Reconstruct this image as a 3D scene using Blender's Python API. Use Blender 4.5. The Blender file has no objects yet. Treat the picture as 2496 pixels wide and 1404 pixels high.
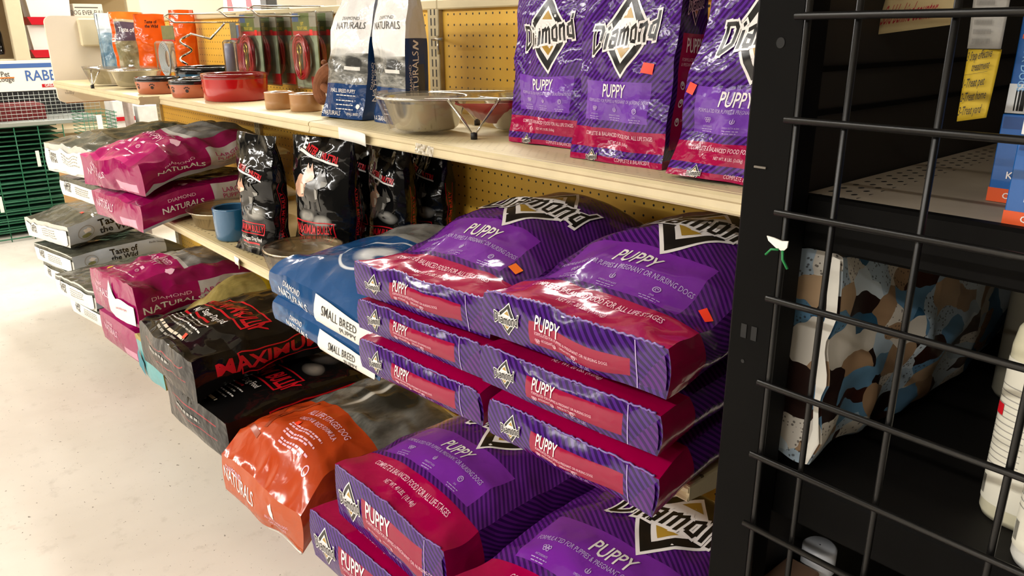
import bpy, bmesh, math, random
import numpy as np
from mathutils import Matrix, Vector

sc = bpy.context.scene
col = sc.collection
PI = math.pi

# ------------------------------------------------------------------ camera
cam_d = bpy.data.cameras.new('camera'); cam = bpy.data.objects.new('camera', cam_d); col.objects.link(cam)
def cam_axes(yaw, pitch, roll):
    cy, sy, cp, sp = math.cos(yaw), math.sin(yaw), math.cos(pitch), math.sin(pitch)
    f = Vector((sy*cp, cy*cp, sp)); r = Vector((cy, -sy, 0)); u = r.cross(f)
    c, s = math.cos(roll), math.sin(roll)
    return c*r + s*u, -s*r + c*u, f
_r, _u, _f = cam_axes(-.8579, -.3213, -.0066)
cam.matrix_world = Matrix(((_r.x, _u.x, -_f.x, 1.6718), (_r.y, _u.y, -_f.y, -1.2373), (_r.z, _u.z, -_f.z, 1.2602), (0, 0, 0, 1)))
cam_d.sensor_width = 36; cam_d.lens = 36*1885.2/2496; cam_d.clip_start = .05
sc.camera = cam
sc.view_settings.view_transform = 'Standard'; sc.view_settings.look = 'None'
sc.view_settings.gamma = 1; sc.view_settings.exposure = 0.0; sc.view_settings.use_curve_mapping = False
sc.cycles.use_denoising = True
sc.cycles.max_bounces = 8; sc.cycles.transparent_max_bounces = 12

# ------------------------------------------------------------------ world and lamps (fluorescent rows under the ceiling, windows at the far end)
w = bpy.data.worlds.new('world'); sc.world = w; w.use_nodes = True
w.node_tree.nodes['Background'].inputs[0].default_value = (1, .95, .88, 1)
w.node_tree.nodes['Background'].inputs[1].default_value = .25
def lamp(name, loc, rot, sx, sy, watt, colr=(1, .965, .905)):
    d = bpy.data.lights.new(name, 'AREA'); d.shape = 'RECTANGLE'; d.size = sx; d.size_y = sy; d.energy = watt; d.color = colr
    o = bpy.data.objects.new(name, d); col.objects.link(o); o.location = loc; o.rotation_euler = rot
    o['kind'] = 'structure'
    return o
CEIL = 3.1
for x, y, e, L in ((-4.4, -4.0, 120, 2.4), (-1.6, -4.0, 190, 2.4), (1.2, -4.0, 125, 2.4), (-4.4, -7.8, 170, 2.4), (-1.6, -7.8, 190, 2.4), (1.2, -7.8, 150, 2.4),
                   (-7.0, -4.0, 130, 2.4), (-4.4, .85, 120, 2.4), (-1.6, .85, 110, 2.4), (-7.0, .85, 160, 2.4), (-4.4, 3.4, 110, 2.4), (-1.6, 3.4, 100, 2.4)):
    lamp('ceiling_lamp', (x, y, CEIL-.06), (0, 0, 0), L, .16, e)
lamp('window_light', (-9.2, -1.5, 1.7), (0, -PI/2, 0), 1.8, 4.0, 150, (1, .97, .92))

# ------------------------------------------------------------------ colours, nodes
def lin(h):
    h = h.lstrip('#'); o = []
    for i in (0, 2, 4):
        v = int(h[i:i+2], 16)/255; o.append(v/12.92 if v <= .04045 else ((v+.055)/1.055)**2.4)
    return (o[0], o[1], o[2], 1)
class NT:
    def __init__(s, name):
        s.m = bpy.data.materials.new(name); s.m.use_nodes = True; s.t = s.m.node_tree; s.b = s.t.nodes['Principled BSDF']; s.out = s.t.nodes['Material Output']
    def n(s, typ, **k):
        o = s.t.nodes.new(typ)
        for a, v in k.items(): setattr(o, a, v)
        return o
    def put(s, sock, v):
        if isinstance(v, bpy.types.NodeSocket): s.t.links.new(v, sock)
        else: sock.default_value = v
    def math(s, op, a, b=0.0, c=None):
        o = s.n('ShaderNodeMath', operation=op); s.put(o.inputs[0], a); s.put(o.inputs[1], b)
        if c is not None: s.put(o.inputs[2], c)
        return o.outputs[0]
    def mix(s, f, a, b):
        o = s.n('ShaderNodeMix', data_type='RGBA'); s.put(o.inputs[0], f); s.put(o.inputs[6], a); s.put(o.inputs[7], b); return o.outputs[2]
    def noise(s, vec, scale, detail=3, rough=.5, dist=0, typ='FBM'):
        o = s.n('ShaderNodeTexNoise'); o.noise_type = typ; s.put(o.inputs['Vector'], vec)
        o.inputs['Scale'].default_value = scale; o.inputs['Detail'].default_value = detail; o.inputs['Roughness'].default_value = rough; o.inputs['Distortion'].default_value = dist
        return o.outputs[0]
    def ramp(s, f, stops):
        o = s.n('ShaderNodeValToRGB'); s.put(o.inputs[0], f); e = o.color_ramp.elements
        while len(e) < len(stops): e.new(.5)
        for k, (p, c) in zip(e, stops): k.position = p; k.color = lin(c) if isinstance(c, str) else c
        return o.outputs[0]
    def obj(s): return s.n('ShaderNodeTexCoord').outputs['Object']
    def uv(s): return s.n('ShaderNodeTexCoord').outputs['UV']
    def xyz(s, v):
        o = s.n('ShaderNodeSeparateXYZ'); s.put(o.inputs[0], v); return o.outputs
    def bump(s, h, strength, dist=.002):
        o = s.n('ShaderNodeBump'); o.inputs['Strength'].default_value = strength; o.inputs['Distance'].default_value = dist
        s.put(o.inputs['Height'], h); s.t.links.new(o.outputs[0], s.b.inputs['Normal'])
    def set(s, **k):
        for a, v in k.items(): s.put(s.b.inputs[a.replace('_', ' ')], v)
_M = {}
def mat(name, colr, rough=.5, metal=0.0, var=0.0, vscale=20, bump=0.0, bscale=60, coat=0.0, spec=.5):
    if name in _M: return _M[name]
    t = NT(name); c = lin(colr) if isinstance(colr, str) else colr
    if var:
        f = t.noise(t.obj(), vscale, 4, .6)
        t.set(Base_Color=t.ramp(f, [(.25, tuple(v*(1-var) for v in c[:3])+(1,)), (.75, tuple(min(1, v*(1+var*.5)) for v in c[:3])+(1,))]))
    else: t.set(Base_Color=c)
    t.set(Roughness=rough, Metallic=metal, Coat_Weight=coat)
    t.b.inputs['Specular IOR Level'].default_value = spec
    if bump: t.bump(t.noise(t.obj(), bscale, 3), bump)
    _M[name] = t.m
    return t.m
def film(name, tint=(1, 1, 1, 1), gloss=.35, rough=.08, bump=.5, scale=22):
    # clear plastic wrap: mostly see-through, with a crinkled gloss
    if name in _M: return _M[name]
    t = NT(name); t.t.nodes.remove(t.b)
    tr = t.n('ShaderNodeBsdfTransparent'); tr.inputs[0].default_value = tint
    gl = t.n('ShaderNodeBsdfGlossy'); gl.inputs['Roughness'].default_value = rough
    bp = t.n('ShaderNodeBump'); bp.inputs['Strength'].default_value = bump; bp.inputs['Distance'].default_value = .004
    t.put(bp.inputs['Height'], t.noise(t.obj(), scale, 3, .6, 1.2, 'RIDGED_MULTIFRACTAL')); t.t.links.new(bp.outputs[0], gl.inputs['Normal'])
    lw = t.n('ShaderNodeLayerWeight'); lw.inputs[0].default_value = .25; t.t.links.new(bp.outputs[0], lw.inputs['Normal'])
    f = t.math('MULTIPLY_ADD', lw.outputs['Fresnel'], gloss, .05)
    mx = t.n('ShaderNodeMixShader'); t.put(mx.inputs[0], f); t.t.links.new(tr.outputs[0], mx.inputs[1]); t.t.links.new(gl.outputs[0], mx.inputs[2])
    t.t.links.new(mx.outputs[0], t.out.inputs[0]); _M[name] = t.m
    return t.m

def print_mat(name, base, layers=(), rough=.15, crinkle=.5, cscale=12, coat=.0, spec=.38):
    """Printed plastic: flat bands, stripes and pictures laid out in metres on the face (UV)."""
    if name in _M: return _M[name]
    t = NT(name); uv = t.uv(); X, Y, _ = t.xyz(uv); c = lin(base)
    for L in layers:
        k = L[0]
        if k == 'e':
            _, cx, cy, rx, ry, cc, soft = L
            d = t.math('SQRT', t.math('ADD', t.math('POWER', t.math('DIVIDE', t.math('SUBTRACT', X, cx), rx), 2), t.math('POWER', t.math('DIVIDE', t.math('SUBTRACT', Y, cy), ry), 2)))
            m = t.math('MULTIPLY_ADD', d, -1/max(soft, .001), 1/max(soft, .001)); cl = t.n('ShaderNodeClamp'); t.put(cl.inputs[0], m)
            c = t.mix(cl.outputs[0], c, lin(cc)); continue
        x0, x1, y0, y1 = L[1:5]
        dx = t.math('SUBTRACT', t.math('ABSOLUTE', t.math('SUBTRACT', X, (x0+x1)/2)), (x1-x0)/2)
        dy = t.math('SUBTRACT', t.math('ABSOLUTE', t.math('SUBTRACT', Y, (y0+y1)/2)), (y1-y0)/2)
        m = t.math('LESS_THAN', t.math('MAXIMUM', dx, dy), 0)
        if k == 'r': cc = lin(L[5])
        elif k == 's':
            c1, c2, p, a = L[5:9]
            v = t.math('FRACT', t.math('DIVIDE', t.math('ADD', t.math('MULTIPLY', X, math.cos(a)), t.math('MULTIPLY', Y, math.sin(a))), p))
            cc = t.mix(t.math('LESS_THAN', v, .5), lin(c1), lin(c2))
        elif k == 'n':
            stops, scale, stretch = L[5:8]
            mp = t.n('ShaderNodeMapping'); t.put(mp.inputs[0], uv); mp.inputs['Scale'].default_value = (1, stretch, 1); mp.inputs['Location'].default_value = (3.1*len(name), 1.7, 0)
            cc = t.ramp(t.noise(mp.outputs[0], scale, 6, .62, .4), stops)
        c = t.mix(m, c, cc)
    t.set(Base_Color=c, Roughness=rough, Coat_Weight=coat, Coat_Roughness=.06); t.b.inputs['Specular IOR Level'].default_value = spec
    n1 = t.noise(uv, cscale, 3, .55, 1.0, 'RIDGED_MULTIFRACTAL'); n2 = t.noise(uv, cscale*3.1, 2, .5, .6)
    vo = t.n('ShaderNodeTexVoronoi'); vo.inputs['Scale'].default_value = cscale*2.6; ds = t.n('ShaderNodeVectorMath', operation='MULTIPLY_ADD'); nz = t.n('ShaderNodeTexNoise'); nz.inputs['Scale'].default_value = cscale*1.5; t.put(nz.inputs['Vector'], uv); t.t.links.new(nz.outputs['Color'], ds.inputs[0]); ds.inputs[1].default_value = (.06, .06, 0); t.put(ds.inputs[2], uv); t.t.links.new(ds.outputs[0], vo.inputs['Vector'])
    # stiff film: soft folds plus small facets that catch the lamps
    t.bump(t.math('MULTIPLY_ADD', vo.outputs['Distance'], .40, t.math('MULTIPLY_ADD', n2, .3, n1)), crinkle, .004)
    _M[name] = t.m
    return t.m
def ink(name, colr, rough=.25):
    if name in _M: return _M[name]
    t = NT(name); t.set(Base_Color=lin(colr), Roughness=rough, Coat_Weight=0)
    t.bump(t.noise(t.uv(), 14, 3, .55, 1.0, 'RIDGED_MULTIFRACTAL'), .4, .004)
    _M[name] = t.m
    return t.m

# ------------------------------------------------------------------ objects
def tag(o, label=None, cat=None, group=None, kind=None):
    if label: o['label'] = label
    if cat: o['category'] = cat
    if group: o['group'] = group
    if kind: o['kind'] = kind
    return o
def empty(name, loc=(0, 0, 0), rot=(0, 0, 0)):
    o = bpy.data.objects.new(name, None); col.objects.link(o); o.location = loc; o.rotation_euler = rot; o.empty_display_size = .05
    return o
class MB:
    """Collects shapes into one mesh."""
    def __init__(s): s.v = []; s.f = []; s.m = []; s.uv = []; s.mats = []; s.sm = []
    def mi(s, m):
        if m not in s.mats: s.mats.append(m)
        return s.mats.index(m)
    def add(s, verts, faces, m, uv=None, smooth=False):
        k = len(s.v); i = s.mi(m)
        s.v.extend([tuple(map(float, p)) for p in verts])
        s.uv.extend([tuple(map(float, p)) for p in uv] if uv is not None else [(0., 0.)]*len(verts))
        for f in faces: s.f.append(tuple(int(j)+k for j in f)); s.m.append(i); s.sm.append(smooth)
        return s
    def bm(s, b, m, smooth=False, M=None):
        if M is not None: bmesh.ops.transform(b, matrix=M, verts=b.verts)
        b.verts.index_update()
        s.add([p.co for p in b.verts], [[p.index for p in f.verts] for f in b.faces], m, smooth=smooth); b.free(); return s
    def box(s, lo, hi, m, bev=0.0, M=None, seg=1):
        b = bmesh.new(); bmesh.ops.create_cube(b, size=1)
        for p in b.verts: p.co = Vector([(lo[i]+hi[i])/2 + p.co[i]*(hi[i]-lo[i]) for i in range(3)])
        if bev: bmesh.ops.bevel(b, geom=b.edges[:], offset=bev, segments=seg, affect='EDGES', profile=.5)
        return s.bm(b, m, False, M)
    def tube(s, pts, r, m, n=8, close=False):
        pts = [Vector(p) for p in pts]; N = len(pts); V = []; F = []; up = None
        for i, p in enumerate(pts):
            if close: d = pts[(i+1) % N]-pts[i-1]
            else: d = pts[min(i+1, N-1)]-pts[max(i-1, 0)]
            d.normalize()
            if up is None: up = d.orthogonal().normalized()
            else: up = (up - d*up.dot(d)).normalized()
            b = d.cross(up); rr = r[i] if isinstance(r, (list, tuple)) else r
            for k in range(n):
                a = 2*PI*k/n; V.append(p+(up*math.cos(a)+b*math.sin(a))*rr)
        for i in range(N if close else N-1):
            j = (i+1) % N
            for k in range(n): F.append((i*n+k, i*n+(k+1) % n, j*n+(k+1) % n, j*n+k))
        if not close: F.append(tuple(range(n-1, -1, -1))); F.append(tuple((N-1)*n+k for k in range(n)))
        return s.add(V, F, m, smooth=True)
    def lathe(s, prof, m, n=48, c=(0, 0, 0), wob=None):
        V = []; F = []; P = len(prof)
        for k in range(n):
            a = 2*PI*k/n
            for r, z in prof: V.append((c[0]+r*math.cos(a), c[1]+r*math.sin(a), c[2]+z))
        for k in range(n):
            j = (k+1) % n
            for i in range(P-1):
                F.append((k*P+i, j*P+i, j*P+i+1, k*P+i+1))
        return s.add(V, F, m, smooth=True)
    def prism(s, poly, h0, h1, m, axis='z'):
        n = len(poly); f = {'z': lambda a, b, h: (a, b, h), 'y': lambda a, b, h: (a, h, b), 'x': lambda a, b, h: (h, a, b)}[axis]
        V = [f(a, b, h0) for a, b in poly]+[f(a, b, h1) for a, b in poly]
        return s.add(V, [tuple(range(n))[::-1], tuple(range(n, 2*n))]+[(i, (i+1) % n, n+(i+1) % n, n+i) for i in range(n)], m)
    def build(s, name, parent=None, loc=None, rot=None, fix=True):
        me = bpy.data.meshes.new(name); me.from_pydata(s.v, [], s.f)
        for m in s.mats: me.materials.append(m)
        me.polygons.foreach_set('material_index', s.m); me.polygons.foreach_set('use_smooth', s.sm)
        u = me.uv_layers.new(name='UVMap'); li = np.empty(len(me.loops), dtype=np.int32); me.loops.foreach_get('vertex_index', li)
        u.data.foreach_set('uv', np.array(s.uv, dtype=np.float32)[li].ravel())
        me.update()
        if fix:
            b = bmesh.new(); b.from_mesh(me); bmesh.ops.recalc_face_normals(b, faces=b.faces); b.to_mesh(me); b.free()
        o = bpy.data.objects.new(name, me); col.objects.link(o)
        if parent: o.parent = parent
        if loc is not None: o.location = loc
        if rot is not None: o.rotation_euler = rot
        return o
def copy_tree(o, parent=None):
    c = o.copy(); col.objects.link(c)
    if parent: c.parent = parent
    for ch in [x for x in bpy.data.objects if x.parent == o]: copy_tree(ch, c)
    return c
def cube(name, lo, hi, m, parent=None, bev=0.0, kind=None, **k):
    o = MB().box(lo, hi, m, bev).build(name, parent)
    if kind: o['kind'] = kind
    return tag(o, **k) if k else o

# ------------------------------------------------------------------ lettering
_T = {}
def text_mesh(s, bold=0.0):
    if (s, bold) in _T: return _T[(s, bold)]
    cu = bpy.data.curves.new('t', 'FONT'); cu.body = s; cu.size = 1; cu.offset = bold; cu.resolution_u = 2; cu.align_x = 'CENTER'
    ob = bpy.data.objects.new('t', cu); me = ob.to_mesh()
    V = np.array([v.co[:2] for v in me.vertices]).reshape(-1, 2); F = [tuple(p.vertices) for p in me.polygons]
    ob.to_mesh_clear(); bpy.data.objects.remove(ob); bpy.data.curves.remove(cu)
    _T[(s, bold)] = (V, F)
    return V, F
def cut2d(V, F, g):
    b = bmesh.new(); vs = [b.verts.new((p[0], p[1], 0)) for p in V]
    for f in F:
        try: b.faces.new([vs[i] for i in f])
        except ValueError: pass
    lo = V.min(0); hi = V.max(0)
    for ax in (0, 1):
        x = math.ceil(lo[ax]/g)*g
        while x < hi[ax]:
            co = [0, 0, 0]; no = [0, 0, 0]; co[ax] = x; no[ax] = 1
            bmesh.ops.bisect_plane(b, geom=b.verts[:]+b.edges[:]+b.faces[:], plane_co=co, plane_no=no, dist=1e-6); x += g
    b.verts.index_update()
    V2 = np.array([v.co[:2] for v in b.verts]); F2 = [tuple(p.index for p in f.verts) for f in b.faces]; b.free()
    return V2, F2
def ring(cx, cy, r0, r1, n=14, a0=0, a1=2*PI):
    V = []; F = []
    for i in range(n+1):
        a = a0+(a1-a0)*i/n; V += [(cx+r0*math.cos(a), cy+r0*math.sin(a)), (cx+r1*math.cos(a), cy+r1*math.sin(a))]
    for i in range(n): F.append((2*i, 2*i+1, 2*i+3, 2*i+2))
    return np.array(V), F
def stroke(a, b, w, ext=0.0):
    a = np.array(a, float); b = np.array(b, float); d = (b-a)/np.linalg.norm(b-a); n = np.array((-d[1], d[0])); a = a-d*ext; b = b+d*ext
    return [tuple(a+n*w/2), tuple(a-n*w/2), tuple(b-n*w/2), tuple(b+n*w/2)]
# the angular word on the dog food bags, drawn stroke by stroke (unit height, about 4.6 wide)
GOTH = {'D': [((.12, -.1), (.12, 1.05)), ((.0, 1.0), (.5, .92)), ((.5, .95), (.66, .72)), ((.64, .78), (.6, .2)), ((.62, .22), (.1, -.06))],
        'i': [((.1, .0), (.1, .62)), ((.04, .78), (.16, .86))], 'a': [((.08, .06), (.08, .34)), ((.04, .4), (.4, .3)), ((.42, .0), (.42, .6)), ((.06, .58), (.44, .66)), ((.06, .06), (.4, .02))],
        'm': [((.08, .0), (.08, .66)), ((.36, .0), (.36, .6)), ((.64, -.08), (.64, .6)), ((.08, .52), (.36, .66)), ((.36, .52), (.64, .66))],
        'o': [((.08, .08), (.08, .56)), ((.42, .06), (.42, .58)), ((.06, .54), (.42, .66)), ((.08, .08), (.44, .0))],
        'n': [((.08, -.04), (.08, .66)), ((.4, -.1), (.4, .58)), ((.08, .5), (.4, .66))],
        'd': [((.08, .08), (.08, .52)), ((.42, -.12), (.42, 1.0)), ((.08, .54), (.4, .62)), ((.08, .08), (.4, .02))]}
ADV = {'D': .86, 'i': .3, 'a': .6, 'm': .82, 'o': .6, 'n': .6, 'd': .62}
def goth_word(word, wd, ext=0.0):
    out = []; x = 0
    for ch in word:
        for a, b in GOTH[ch]: out.append(stroke((a[0]+x, a[1]), (b[0]+x, b[1]), wd, ext))
        x += ADV[ch]
    return [[(p[0]-x/2, p[1]-.45) for p in q] for q in out]

# ------------------------------------------------------------------ bags
def vnoise(P, seed=0):
    P = np.asarray(P, float)+seed*7.31; I = np.floor(P); Fr = P-I; Fr = Fr*Fr*(3-2*Fr); out = 0
    for dx in (0, 1):
        for dy in (0, 1):
            for dz in (0, 1):
                h = np.sin((I[..., 0]+dx)*127.1+(I[..., 1]+dy)*311.7+(I[..., 2]+dz)*74.7)*43758.5453; h = (h-np.floor(h))*2-1
                out = out+h*np.where(dx, Fr[..., 0], 1-Fr[..., 0])*np.where(dy, Fr[..., 1], 1-Fr[..., 1])*np.where(dz, Fr[..., 2], 1-Fr[..., 2])
    return out
def sstep(x): x = np.clip(x, 0, 1); return x*x*(3-2*x)

class Bag:
    """A filled bag: x across, y from the folded bottom end to the seam, z through its thickness."""
    def __init__(s, W, L, T, side=.62, p=2.6, front=.85, v1=.3, v2=.72, end=.08, endw=1.04, fb=.01, sb=.02, wr=.006, wf=14, seed=1, droop=0, yd=.2, rnd=.25, lift=.12, stand=False, cell=.0085, twist=0, sag=0, hump=0, flift=0.0, blk=.22, under=False, lean=0.0):
        if under: side = max(side, .93); T = T-.005; lift = min(lift, .05)
        s.__dict__.update(locals()); s.ov = []; s.Tf = s.T*s.front  # true height of the folded end
    def core(s, u, v, w):
        e = sstep(np.asarray(v, float)/s.blk)   # 0 at the square folded end, 1 where the filling swells it
        k = .05+(s.rnd-.05)*e; uu = u*np.sqrt(1-k*w*w/2); ww = w*np.sqrt(1-k*u*u/2); side = 1-(1-s.side)*(.12+.88*e)
        t = s.front+(1-s.front)*sstep(v/s.v1); t = t*(1-(1-s.end)*np.clip((v-s.v2)/(1-s.v2), 0, 1)**1.6)
        wid = s.W/2*(1+(s.endw-1)*sstep((v-.5)/.5))
        zt = s.T*t*(1-(1-side)*np.abs(uu)**s.p); zb = s.T*t*s.lift*e*np.abs(uu)**3
        if s.stand: zc = s.T/2; zt = zc+(zt-s.T*t/2); zb = zc-s.T*t/2+zb; zt = zt-zc*0
        z = zb+(ww+1)/2*(zt-zb)
        x = wid*uu*(1+s.sb*(1-w*w)*u**4); y = s.L*v-s.fb*(1-u*u)*(1-w*w)*np.clip(1-v*12, 0, 1)
        P = np.stack(np.broadcast_arrays(x, y, z), -1)
        Q = P*s.wf
        n1 = vnoise(Q, s.seed); n2 = vnoise(Q*2.3, s.seed+5); r = 1-np.abs(n1)*2
        D = np.stack([vnoise(Q*.8, s.seed+11), vnoise(Q*.8, s.seed+17)*.6, r*.8+n2*.45], -1)*s.wr
        # keep the face that rests on the shelf calm
        D[..., 2] *= np.where(np.broadcast_to(w, D.shape[:-1]) < -.9, .15, 1)
        if s.under: D[..., 2] *= .25
        P = P+D
        if s.lean: P[..., 0] += s.lean*P[..., 1]
        if s.flift: P[..., 2] += s.flift*(1-sstep(P[..., 1]/.16))
        if s.droop: P[..., 2] -= s.droop*np.clip((s.yd-P[..., 1])/s.yd, 0, 2)**2
        if s.twist: P[..., 2] += s.twist*P[..., 0]*np.clip(1-P[..., 1]/.085, 0, 1)
        if s.sag: P[..., 1] += s.sag*(P[..., 2]-s.T/2)*(P[..., 1] < .2)
        if s.stand: P[..., 2] -= s.T/2
        if s.hump: P[..., 2] += s.hump*np.exp(-((P[..., 1]/s.L-.55)/.25)**2)*(1-np.abs(u)**2)
        return P
    def pos(s, face, a, b):
        a = np.asarray(a, float); b = np.asarray(b, float); o = np.ones_like(a)
        if face == 'top': return s.core(2*a/s.W, b/s.L, o)
        if face == 'bottom': return s.core(-2*a/s.W, b/s.L, -o)
        if face == 'front': return s.core(2*a/s.W, 0*o, 2*b/s.Tf-1)
        if face == 'back': return s.core(-2*a/s.W, o, 2*b/s.T-1)
        if face == 'right': return s.core(o, a/s.L, 2*b/s.T-1)
        if face == 'left': return s.core(-o, (s.L-a)/s.L, 2*b/s.T-1)
    def rng(s, face):
        return {'top': (-s.W/2, s.W/2, 0, s.L), 'bottom': (-s.W/2, s.W/2, 0, s.L), 'front': (-s.W/2, s.W/2, 0, s.Tf), 'back': (-s.W/2, s.W/2, 0, s.T), 'right': (0, s.L, 0, s.T), 'left': (0, s.L, 0, s.T)}[face]
    def patch(s, mb, face, m, cell=None):
        a0, a1, b0, b1 = s.rng(face); c = cell or (s.cell if face in ('top', 'front', 'right') else s.cell*2.2)
        na = max(4, int(round(s.W/ (c if face in('top','front','bottom','back') else 1) if face in ('top','front','bottom','back') else s.L/c))); nb = max(4, int(round((b1-b0)/c)))
        na = {'top': 0, 'front': 0}.get(face, na) or max(4, int(round((a1-a0)/c)))
        A, B = np.meshgrid(np.linspace(a0, a1, na+1), np.linspace(b0, b1, nb+1), indexing='ij')
        P = s.pos(face, A, B).reshape(-1, 3)
        F = [(i*(nb+1)+j, (i+1)*(nb+1)+j, (i+1)*(nb+1)+j+1, i*(nb+1)+j+1) for i in range(na) for j in range(nb)]
        mb.add(P, F, m, np.stack([A.ravel(), B.ravel()], 1), True)
    def overlay(s, mb, face, V, F, m, layer=1):
        a0, a1, b0, b1 = s.rng(face); a = np.clip(V[:, 0], a0+.0005, a1-.0005); b = np.clip(V[:, 1], b0+.0005, b1-.0005); e = .004
        P = s.pos(face, a, b); da = s.pos(face, np.minimum(a+e, a1), b)-s.pos(face, np.maximum(a-e, a0), b); db = s.pos(face, a, np.minimum(b+e, b1))-s.pos(face, a, np.maximum(b-e, b0))
        n = np.cross(da, db); n /= np.linalg.norm(n, axis=1, keepdims=True)+1e-9
        mb.add(P+n*(.0007+.00035*layer), F, m, np.stack([a, b], 1), True)
    # --- printing
    def text(s, face, body, x, y, h, m, cond=.72, bold=0.0, d=(1, 0), layer=1, align='c', skew=0.0):
        V, F = text_mesh(body, bold)
        if not len(V): return s
        V = V*np.array((h*cond, h))/.7
        if skew: V = np.stack([V[:, 0]+V[:, 1]*skew, V[:, 1]], 1)
        if align == 'l': V = V-np.array((V[:, 0].min(), 0))
        if h > .016: V, F = cut2d(V, F, .012)
        D = np.array(d, float); U = np.array((-D[1], D[0]))
        V = V[:, :1]*D+V[:, 1:]*U+np.array((x, y)); s.ov.append((face, V, F, m, layer)); return s
    def poly(s, face, pts, m, layer=1, cut=.012):
        V = np.array(pts, float); F = [tuple(range(len(V)))]
        if cut and (V.max(0)-V.min(0)).max() > cut: V, F = cut2d(V, F, cut)
        s.ov.append((face, V, F, m, layer)); return s
    def polys(s, face, L, m, layer=1, cut=.012):
        for p in L: s.poly(face, p, m, layer, cut)
        return s
    def mesh(s, face, V, F, m, layer=1): s.ov.append((face, V, F, m, layer)); return s
    def rect(s, face, x0, x1, y0, y1, m, layer=1): return s.poly(face, [(x0, y0), (x1, y0), (x1, y1), (x0, y1)], m, layer)
    def frame(s, face, x0, x1, y0, y1, t, m, layer=1):
        for a in ((x0, x1, y0, y0+t), (x0, x1, y1-t, y1), (x0, x0+t, y0+t, y1-t), (x1-t, x1, y0+t, y1-t)): s.rect(face, *a, m, layer)
        return s
    def logo(s, face, cx, cy, r, d=(1, 0), skew=0.0):
        D = np.array(d, float); U = np.array((-D[1], D[0]))
        def tf(L): return [[tuple(np.array((cx, cy))+(p[0]+p[1]*skew)*r*D+p[1]*r*U) for p in q] for q in L]
        rh = lambda k: [[(-k*.92, 0), (0, -k*1.18), (k*.92, 0), (0, k*1.18)]]
        wo, wb = goth_word('Diamond', .30, .10), goth_word('Diamond', .15, .0); sc_ = .56
        wo = [[(p[0]*sc_, p[1]*sc_*1.3+p[0]*.11) for p in q] for q in wo]; wb = [[(p[0]*sc_, p[1]*sc_*1.3+p[0]*.11) for p in q] for q in wb]
        g = .004 if r < .05 else .012
        for L, m, la in ((rh(1.12), WHITE, 1), (rh(1.02), BLACK, 2), (rh(.74), WHITE, 3), ([[(-.24, .42), (.26, .42), (.02, .72)], [(-.24, -.42), (.02, -.72), (.26, -.42)]], GOLD, 4), (wo, WHITE, 5), (wb, BLACK, 6)):
            s.polys(face, tf(L), m, la, .012)
        return s
    def dashes(s, face, x0, x1, y, h, m, seed=0, step=.006):
        # print too small to read: a row of word-long dashes
        R = random.Random(seed+int(x0*1e4)); x = x0
        while x < x1:
            l = min(R.uniform(.6, 1.8)*step, x1-x); s.poly(face, [(x, y), (x+l, y), (x+l, y+h), (x, y+h)], m, 1, 0); x += l+step*.3
        return s
    def icons(s, face, xs, y, r, m, cap=True, d=(1, 0)):
        for i, x in enumerate(xs):
            if i == 0:
                for q in ((-.5, -.3), (.5, -.3), (0, .5), (-.9, .4), (.9, .4)): V, F = ring(x+q[0]*r, y+q[1]*r, r*.28, r*.48, 10); s.mesh(face, V, F, m)
            elif i == 1:
                V, F = ring(x, y, r*.55, r*.8, 14, PI*.75, PI*2.25); s.mesh(face, V, F, m); s.poly(face, [(x-r*.2, y-.4*r), (x+r*.25, y-.4*r), (x+r*.1, y+r*1.2), (x-r*.1, y+r*.6)], m)
            else:
                V, F = ring(x, y, r*.7, r*.95, 16); s.mesh(face, V, F, m); V, F = ring(x, y, r*.25, r*.45, 12, 0, PI*1.5); s.mesh(face, V, F, m)
            if cap:
                s.text(face, ('ANTIOXIDANTS', 'OMEGA FATTY ACIDS', 'DHA')[i], x, y-r*2.3, r*.55, m, .7)
                for q in range(2): s.dashes(face, x-r*(2.6-.5*q), x+r*(2.6-.5*q), y-r*(3.1+.75*q), r*.22, m, q+i, r*.9)
        return s
    def blob(s, face, cx, cy, rx, ry, m, layer=1, n=14, jag=.12):
        R = random.Random(int(cx*1e4)+int(cy*1e4)); s.poly(face, [(cx+rx*math.cos(2*PI*i/n)*(1+R.uniform(-jag, jag)), cy+ry*math.sin(2*PI*i/n)*(1+R.uniform(-jag, jag))) for i in range(n)], m, layer, .015); return s
    # --- to objects
    def make(s, name, mats, loc, rot, end_name='folded_end'):
        body = MB()
        for f in ('top', 'right', 'left', 'back', 'bottom'): s.patch(body, f, mats.get(f, mats.get('side', mats['top'])))
        for f, V, F, m, la in s.ov:
            if f != 'front': s.overlay(body, f, V, F, m, la)
        o = body.build(name, None, loc, rot, fix=False)
        fm = MB(); s.patch(fm, 'front', mats['front'])
        for f, V, F, m, la in s.ov:
            if f == 'front': s.overlay(fm, f, V, F, m, la)
        s.end_obj = fm.build(end_name, o, fix=False); s.o = o; s.body = body
        return o
    def stick(s, name, face, cx, cy, w, h, m, rot=0.0, off=.002):
        V = np.array([(-w/2, -h/2), (w/2, -h/2), (w/2, h/2), (-w/2, h/2)]); c, sn = math.cos(rot), math.sin(rot)
        V = V@np.array([[c, sn], [-sn, c]])+np.array((cx, cy)); V, F = cut2d(V, [(0, 1, 2, 3)], .01); mb = MB(); s.overlay(mb, face, V, F, m, int(off/.00035))
        return mb.build(name, s.o, fix=False)

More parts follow.
